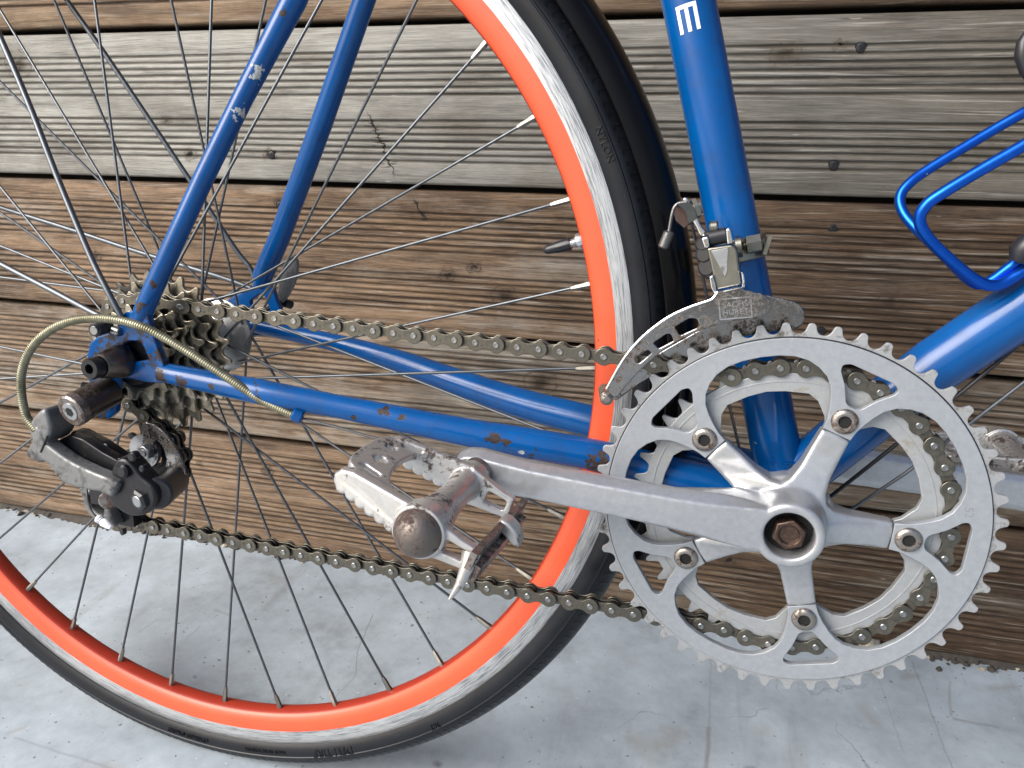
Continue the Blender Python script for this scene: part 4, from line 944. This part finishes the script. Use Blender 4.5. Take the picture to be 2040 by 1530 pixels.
# --- front derailleur
fdr = empty('front_derailleur', bike)
Z = None
co = roundpoly([(-103.54,65.06),(-100.95,71.85),(-95.65,81.82),(-88.05,93.08),(-80.42,101.2),(-71.29,108.71),(-61.42,114.28),(-53.12,117.81),(-50.17,119.6),(-48.02,123.15),(-36.68,126.53),(-34.48,124.94),(-30.8,124.23),(-25.49,123.47),(-22.15,121.41),(-20.75,117.98),(-22.27,113.95),(-26.5,111.27),(-35.4,109.19),(-45.14,106.55),(-54.16,102.62),(-63.98,96.93),(-73.13,90.36),(-80.77,82.97),(-87.65,74.66),(-93.84,66.46),(-97.3,60.69),(-100.32,61.26)], 2.0, 3)
sl = [roundpoly(q, 1.0) for q in ([(-68.85,102.9),(-61.71,108.17),(-57.62,108.23),(-55.48,104.32),(-65.7,98.45)], [(-79.45,93.36),(-72.96,98.87),(-70.56,99.06),(-68.67,95.48),(-76.39,90.51)], [(-88.31,84.6),(-82.04,89.36),(-79.88,87.86),(-86.27,81.37),(-88.15,82.06)])]
mb = MB(); plate(mb, co, sl, -58.2, -56, 0.7, bres=3); cage = mb.build('cage_outer_plate', M['chrome'], fdr)
rimo = [(-103.38,65.31),(-95.51,82.04),(-87.93,93.26),(-80.32,101.37),(-71.21,108.86),(-61.36,114.41),(-53.08,117.94),(-50.15,119.72),(-48.0,123.27)]
mb = MB(); mb.tube([(x, -58.3, z) for x, z in smooth2(rimo, 5, False)], 0.75, 8); mb.build('rolled_edge', M['chrome_clean'], fdr)
ci = roundpoly([(-105.18,54.83),(-89.58,74.55),(-74.87,86.04),(-57.37,98.31),(-41.87,107.96),(-28.32,116.39),(-24.84,120.9),(-15.33,119.3),(-5.46,117.09),(-2.02,111.61),(-2.44,105.84),(-6.56,102.63),(-17.3,100.97),(-32.77,96.82),(-48.38,89.74),(-64.26,80.37),(-78.92,71.05),(-93.03,60.19),(-100.58,52.99)], 3.0, 3)
mb = MB(); plate(mb, ci, [], -36.8, -34.8, 0.7, bres=3); mb.build('cage_inner_plate', M['chrome'], fdr)
mb = MB(); q0, q1 = (-105.64,-50.0,57.93), (-103.19,-58.0,59.3); mb.rod((-102.66,-59.5,59.44), (-108.18,-34.0,58.91), 3.9, 2.2, 24); mb.build('cage_tail_pin', M['rusty'], fdr)
mb = MB(); bx = [(-48.44,121.88),(-36.64,125.36),(-35.32,123.67),(-47.85,119.63)]; plate(mb, bx, [], -57, -35.5, 0.6); mb.build('cage_bridge', M['chrome_clean'], fdr)
# maker's box stamp
me = text_mesh('SACHS\nHURET', 4.7, 0.05); c52 = (-38.39,-58.3,115.25); rt = math.radians(9)
mb = MB(); mb.merge(me, lambda q: Vector((c52[0] + (q.x * math.cos(rt) - q.y * 0.92 * math.sin(rt)) * 0.92, -58.3 - q.z * 2, c52[2] + (q.x * math.sin(rt) + q.y * 0.92 * math.cos(rt)) * 0.92)))
W_, H_ = 16.0, 10.6
for (dx, dz, wx, wz) in [(0, H_ / 2, W_, 0.7), (0, -H_ / 2, W_, 0.7), (-W_ / 2, 0, 0.7, H_), (W_ / 2, 0, 0.7, H_)]:
    mb.box((c52[0] + dx * math.cos(rt) - dz * math.sin(rt), -58.3, c52[2] + dx * math.sin(rt) + dz * math.cos(rt)), (wx, 0.5, wz), Matrix.Rotation(-rt, 3, 'Y'))
mb.build('maker_stamp', M['chrome_clean'], cage, smooth=False)
# swinging body
bd = roundpoly([(-55.8,145.06),(-42.92,147.53),(-40.41,145.15),(-36.52,126.83),(-49.05,123.26)], 1.4)
mb = MB(); plate(mb, bd, [], -51.5, -34, 1.0); mb.build('link_body', M['olive'], fdr)
tr = roundpoly([(-53.51,143.7),(-45.02,145.82),(-44.32,134.09),(-45.14,130.4)], 0.6)
mb = MB(); plate(mb, tr, [], -52.0, -51.2, 0.15); mb.build('knurled_patch', M['hub'], fdr)
mb = MB(); mb.rod((-55.61,-46.0,149.75), (-46.34,-46.0,152.11), 4.26, 0.6); mb.build('pivot_bush', M['black'], fdr)
for e in ([(-59.16,149.99),(-55.75,151.32),(-54.32,145.68),(-56.91,144.77)], [(-47.17,155.21),(-44.94,156.08),(-42.68,148.34),(-45.68,147.42)]):
    mb = MB(); plate(mb, roundpoly(e, 1), [], -52, -40, 0.8); mb.build('pivot_ear', M['chrome_clean'], fdr)
for e in ([(-53.18,130.06),(-51.57,131.36),(-49.78,127.03),(-48.95,123.05),(-47.7,121.34),(-49.73,121.21),(-51.75,124.49)], [(-37.47,134.13),(-35.83,133.03),(-34.64,127.93),(-34.85,125.36),(-36.39,125.27),(-36.17,128.64)]):
    mb = MB(); plate(mb, roundpoly(e, 0.8), [], -54, -44, 0.6); mb.build('link_hook', M['chrome_clean'], fdr)
mb = MB(); mb.rod((-55.74,-46.0,155.65), (-51.13,-46.0,156.23), 3.2, .8); mb.build('stop_screw', M['olive'], fdr)
# clamp band round the seat tube
cz_ = Vector((-34.23,0.0,143.6)); cs = (cz_ - st0).dot(sdir); cb0 = st0 + sdir * (cs - 6.5); cb1 = st0 + sdir * (cs + 6.5)
mb = MB(); mb.tube([cb0 - sdir * 0.1, cb0, cb0 + sdir * 0.6, cb1 - sdir * 0.6, cb1, cb1 + sdir * 0.1], [14.7, 16.8, 17.4, 17.4, 16.8, 14.7], 48, 0, False); mb.build('clamp_band', M['olive'], fdr)
bl0, bl1 = (-40.29,-20.0,144.56), (-25.54,-20.0,147.97); dv = (Vector(bl1) - Vector(bl0)).normalized()
mb = MB(); mb.box((-24.55,-13.0,146.14), (2.2, 8, 11), Matrix.Rotation(0.2, 3, 'Y')); mb.build('clamp_lug', M['olive'], fdr)
mb = MB(); mb.tube([Vector(bl0) + dv * (0.6 * k) for k in range(int((Vector(bl1) - Vector(bl0)).length / 0.6))], [2.7 if k % 2 else 2.2 for k in range(int((Vector(bl1) - Vector(bl0)).length / 0.6))], 14); nn = Vector(bl0) + dv * 5
mb.tube([nn, nn + dv * 7.5], [5.2, 5.2], 6); mb.tube([Vector(bl0) - dv * 1, Vector(bl0) + dv * 2], [6, 6], 24); mb.build('clamp_bolt', M['olive'], fdr)
# arm, pinch bolt, cable
mb = MB(); arm_o = roundpoly([(-57.36,150.77),(-60.15,151.05),(-62.67,155.71),(-65.63,159.95),(-67.86,165.0),(-70.7,168.84),(-70.07,170.82),(-68.31,170.48),(-65.63,166.64),(-63.01,161.62),(-60.19,156.2),(-57.6,153.53)], 1.2); plate(mb, arm_o, [], -47, -43, 0.8); mb.build('cable_arm', M['chrome_clean'], fdr)
mb = MB(); mb.tube([(-71.04,-47.0,161.01), (-67.11,-44.0,163.45)], [7, 7], 6); mb.tube([(-67.09,-44.0,163.29), (-61.52,-42.0,165.97)], [3.6, 3.6], 12); mb.tube([(-64.74,-43.0,164.62), (-62.64,-42.5,165.54)], [5.6, 5.6], 6); mb.build('pinch_bolt', M['olive'], fdr, ang=25)
cw = [(-68.38,-48.0,168.16), (-70.42,-48.0,167.92), (-72.72,-48.0,167.25), (-74.47,-48.0,165.46), (-75.45,-48.0,161.69), (-75.96,-48.0,156.95), (-76.42,-48.0,152.53)]
mb = MB(); mb.tube(smooth2(cw, 6, False), 0.95, 8); mb.build('cable_tail', M['cable'], fdr)
mb = MB(); mb.rod((-76.11,-48.0,152.7), (-79.04,-48.0,143.61), 2.9, .8); mb.build('cable_end_cap', M['cable'], fdr)
mb = MB(); mb.tube([(-66.1,-40.0,159.47), (-61.49,-30.0,141.9), (-54.47,-18.0,113.98), (-41.79,-8.0,67.08), (-28.36,-4.0,23.12)], 0.9, 8); mb.build('front_shift_cable', M['cable'], bike)
mb = MB()
for c, r in (((-59.07,-42.0,146.52), 3.5), ((-57.8,-42.0,140.96), 4.0), ((-55.64,-42.0,134.33), 4.4), ((-53.85,-42.0,131.99), 3.4)): mb.rod(c, (c[0] + 3, c[1] + 8, c[2]), r * 1.3, 1.5, 16)
mb.build('rubber_boot', M['rubber'], fdr)

# --- rear derailleur
rdr = empty('rear_derailleur', bike)
mb = MB(); mb.rod((-436.83,-68.0,34.03), (-439.84,-96.0,27.4), 10.6, 1.0, 40); mb.build('upper_knuckle', M['knuckle'], rdr)
kc = (-440.11,-100.0,26.6); kd = (Vector((-436.83,-68.0,34.03)) - Vector((-440.11,-100.0,26.6))).normalized(); kc = Vector(kc)
mb = MB(); mb.tube([kc + kd * 6, kc + kd * 1, kc, kc + kd * 0.6], [10.9, 10.9, 9.6, 6.6], 40); mb.tube([kc + kd * 0.7, kc - kd * 0.4, kc - kd * 0.5], [6.2, 5.9, 4.0], 32, 1); mb.tube([kc - kd * 0.2, kc - kd * 0.65], [3.4, 3.4], 6, 2); mb.build('pivot_bolt', [M['brown'], M['hub'], M['hole']], rdr)
mb = MB(); mb.rod((-449.46,-80.0,38.39), (-442.07,-76.0,36.8), 2.6, 0.5); mb.build('adjuster_screw', M['oily'], rdr)
# light alloy knuckle and outer link
mb = MB()
kn = [(-476.91,11.6),(-470.29,20.91),(-462.04,26.09),(-458.86,19.88),(-458.94,9.64),(-466.27,1.31),(-473.21,1.06),(-474.98,3.17)]
plate(mb, smooth2(kn, 3), [], -100, -78, 2.5)
lk_ = [(-469.62,14.13),(-474.25,3.38),(-481.04,-6.65),(-479.99,-8.83),(-470.8,-11.95),(-464.81,-10.37),(-460.88,-14.25),(-454.54,-22.32),(-449.4,-24.28),(-440.81,-25.42),(-422.93,-25.69),(-413.28,-28.11),(-407.43,-17.85),(-413.83,-15.1),(-426.52,-12.27),(-439.28,-8.82),(-448.15,-5.4),(-458.12,0.19),(-464.34,3.99),(-465.3,11.24)]
plate(mb, roundpoly(lk_, 2.0), [], -101, -90, 2.0)
fuse('outer_link_arm', mb, M['cast_grey'], rdr, 0.7, 3)
mb = MB(); sl_ = [(-460.11,8.36),(-459.38,7.89),(-466.65,-3.83),(-467.55,-3.48)]; plate(mb, sl_, [], -101.6, -100.5, 0.1); mb.build('link_slot', M['hole'], rdr)
il = [(-462.01,5.2),(-456.45,5.25),(-440.7,-0.51),(-421.46,-9.62),(-424.76,-14.97),(-441.79,-9.46),(-457.71,-4.32),(-468.67,-2.67)]
mb = MB(); plate(mb, roundpoly(il, 1.5), [], -80, -70, 1.2); mb.build('inner_link_arm', M['oily'], rdr)
mb = MB(); sh = [(-471.64,-2.27),(-455.35,6.03),(-444.82,3.83),(-429.69,-3.49),(-413.23,-9.41),(-418.24,-18.69),(-433.99,-16.73),(-449.74,-12.96),(-462.8,-8.19)]; plate(mb, roundpoly(sh, 1.5), [], -88, -80, 1); mb.build('spring_cover', M['oily'], rdr)
pk = [(-413.44,-5.45),(-408.51,-2.22),(-402.17,-3.46),(-392.87,-13.02),(-384.54,-19.28),(-383.61,-29.44),(-391.54,-38.11),(-402.31,-41.46),(-412.65,-39.47),(-421.16,-32.48),(-418.31,-25.08),(-410.29,-18.2),(-417.1,-14.5)]
mb = MB(); plate(mb, smooth2(pk, 3), [], -96, -82, 2.2); mb.build('lower_knuckle', M['oily'], rdr)
mb = MB(); mb.rod((-386.16,-92.0,-25.21), (-402.32,-56.0,-30.28), 10.41, 1.5, 40); mb.build('knuckle_barrel', M['black'], rdr)
mb = MB(); bcc = Vector((-396.66,-98.0,-29.5)); bdd = (Vector((-393.28,-84.0,-28.13)) - bcc).normalized(); mb.tube([bcc, bcc + bdd * 1.2, bcc + bdd * 14], [5.8, 7.6, 8.4], 6); mb.tube([bcc - bdd * .3, bcc + bdd * .4], [3.6, 4.6], 24, 1); mb.build('knuckle_bolt', [M['black'], M['hub']], rdr, ang=25)
for c, r, mt in (((-405.0,-100.0,-9.7), 4.6, 'oily'), ((-390.89,-98.0,-6.53), 2.3, 'oily'), ((-454.93,-99.0,-16.33), 3.0, 'oily'), ((-399.01,-97.0,0.02), 3.4, 'oily'), ((-413.9,-91.0,-7.24), 2.6, 'white_plastic'), ((-436.77,-84.0,-2.14), 1.4, 'white_plastic')):
    mb = MB(); mb.rod(c, (c[0] + 0.5, c[1] + 6, c[2] - 0.3), r, r * 0.3, 20); mb.build('link_rivet', M[mt], rdr)
# guide wheel, tension wheel, cage plates
def jockey(c, y, name='jockey_wheel'):
    ol = [(c[0] + x, c[1] + z) for x, z in gear(11, 22.0, 25.0, 0.3, seat=4.4)]
    m_ = MB(); plate(m_, ol, [circle(c, 9, 24)], y - 2, y + 2, 0.5, bres=1); m_.lathe([(9.2, y - 3), (7.5, y - 3.4), (7.2, y - 1), (7.2, y + 3), (9.2, y + 3)], c, 32, None, True); m_.build(name, M['rubber'], rdr)
gc = [(-423.38,-17.24)][0]; jockey(gc, -47.5)
tc = [(-462.22,-59.64)][0]; jockey(tc, -48)
cg = [(-424.58,6.64),(-421.09,10.0),(-415.67,9.78),(-407.3,5.66),(-399.99,-2.36),(-394.21,-12.35),(-391.49,-23.98),(-393.72,-33.97),(-397.85,-30.28),(-407.54,-24.9),(-405.91,-15.03),(-408.52,-6.96),(-413.48,-2.19),(-416.04,-7.28),(-417.85,-11.71),(-424.19,-13.11),(-426.4,-7.94),(-424.37,-1.69)]
mb = MB(); plate(mb, smooth2(cg, 3), [], -58, -55.5, 0.9); mb.build('cage_plate', M['chrome'], rdr)
c = [(-419.76,-10.66)][0]; mb = MB(); plate(mb, ngon(c, 5.6, 6, 0.4), [], -64, -58, 0.8); mb.lathe([(0.01, -65), (2.6, -65), (2.6, -63)], c, 20); mb.lathe([(3, -57), (12, -56.5), (12, -53), (3, -53)], [(-425.55,-12.1)][0], 32); mb.build('guide_wheel_bolt', M['hub'], rdr)
cg2 = [(-476.61,-43.34),(-471.32,-41.98),(-465.09,-44.26),(-452.46,-46.88),(-449.94,-52.17),(-451.64,-58.1),(-447.73,-67.67),(-451.6,-70.06),(-458.31,-69.3),(-467.68,-64.96),(-472.82,-59.32),(-474.72,-51.31)]
cg2h = [(-465.25,-45.54),(-458.3,-47.7),(-456.8,-53.16),(-457.37,-61.49),(-461.42,-61.46),(-467.36,-56.6),(-469.79,-49.34)]
mb = MB(); plate(mb, smooth2(cg2, 3), [smooth2(cg2h, 3)], -66, -56, 1.5); mb.build('cage_plate', M['cast_grey'], rdr)
mb = MB(); mb.rod((-439.26,-78.0,-42.33), (-449.32,-62.0,-48.16), 6.5, 1); mb.build('cage_pivot', M['brown'], rdr)
mb = MB(); mb.box((-449.64,-70.0,-42.65), (16, 10, 12)); mb.box((-449.92,-54.0,-64.11), (22, 8, 14)); mb.build('cage_block', M['oily'], rdr)
cw = [(-464.71,-70.0,-38.61), (-463.32,-72.0,-46.3), (-461.71,-72.0,-54.75), (-457.07,-72.0,-60.91)]
mb = MB(); mb.tube(smooth2(cw, 6, False), 0.7, 8); mb.build('cable_tail', M['cable'], rdr)
e0_, e1_ = Vector((-456.7,-72.0,-60.23)), Vector((-444.97,-72.0,-66.17))
mb = MB(); mb.tube([e0_.lerp(e1_, t) for t in (0, 0.05, 0.18, 0.24, 0.3, 0.36, 0.45, 0.8, 1.0)], [1.8, 2.9, 3.2, 2.4, 3.2, 2.5, 3.2, 2.6, 1.8], 20); mb.build('cable_end_cap', M['white_plastic'], rdr)

# --- cable housing loop and cables
hs_ = [(-298.36,-63.0,29.19), (-305.58,-64.0,31.32), (-321.41,-67.0,38.7), (-339.87,-71.0,50.62), (-358.16,-75.0,62.8), (-376.38,-79.0,73.93), (-391.03,-83.0,81.75), (-406.9,-86.0,85.8), (-423.21,-89.0,86.65), (-440.12,-92.0,83.95), (-455.08,-95.0,76.86), (-468.84,-97.0,65.03), (-477.49,-98.0,49.92), (-480.48,-98.0,33.81), (-478.72,-98.0,18.61), (-472.07,-98.0,10.39)]
mb = MB(); mb.tube(smooth2(hs_, 12, False), 2.75, 20); mb.build('cable_housing', M['housing'], bike)
mb = MB(); mb.tube([(-296.15,-62.0,27.83), (-270.67,-57.0,22.63), (-254.75,-54.0,18.6), (-195.73,-46.0,9.0), (-153.04,-38.0,0.53), (-91.6,-25.0,-10.75)], 0.85, 8); mb.build('rear_shift_cable', M['cable'], bike)
mb = MB(); mb.tube([(14.52,6.0,-21.98), (24.57,4.0,-8.97), (57.38,2.0,30.78), (88.08,0.0,68.26), (108.69,0.0,93.67), (144.65,0.0,137.37)], 1.25, 8); mb.build('down_tube_cable', M['black'], bike)
mb = MB(); mb.tube([(24.9,30.0,-45.35), (39.55,30.0,-26.78), (73.29,30.0,7.67), (104.36,30.0,44.18), (127.5,30.0,71.31), (160.83,30.0,109.67)], 1.15, 8); mb.build('down_tube_cable', M['spoke'], bike)

# --- bottle cage
bc = empty('bottle_cage', bike)
r1 = [(128.31,30.0,237.02), (102.76,30.0,220.79), (85.11,30.0,208.6), (59.52,28.0,190.0), (50.38,26.0,182.0), (46.28,24.0,174.9), (47.45,20.0,167.13), (53.55,14.0,158.57), (68.47,2.0,143.87), (81.53,-8.0,131.34), (88.9,-10.0,131.44), (97.92,-12.0,140.56), (114.5,-12.0,157.27)]
mb = MB(); mb.tube(smooth2(r1, 10, False), 2.95, 20); mb.build('cage_rod', M['anod'], bc)
r2 = [(109.6,-34.0,215.9), (87.45,-34.0,199.67), (71.94,-34.0,188.66), (55.93,-34.0,176.76), (49.3,-33.0,170.43), (47.26,-32.0,163.38), (52.1,-30.0,154.94), (64.82,-26.0,143.82), (80.71,-20.0,133.02), (91.17,-17.0,130.72), (101.1,-15.0,137.09), (116.79,-14.0,153.17)]
mb = MB(); mb.tube(smooth2(r2, 10, False), 3.05, 20); mb.build('cage_rod', M['anod'], bc)
mb = MB(); mb.tube([(92.92,10.0,258.48), (91.55,10.0,253.0), (92.1,10.0,246.95), (95.15,10.0,239.6), (99.59,10.0,232.21)], [2, 3.6, 4.2, 3.6, 2], 20); mb.build('cage_grip', M['black'], bc)
mb = MB(); mb.tube([(97.28,-20.0,143.23), (98.82,-20.0,147.63), (101.77,-20.0,151.56), (107.57,-20.0,156.83)], [3.5, 6.5, 7, 6], 20); mb.build('cage_grip', M['black'], bc)
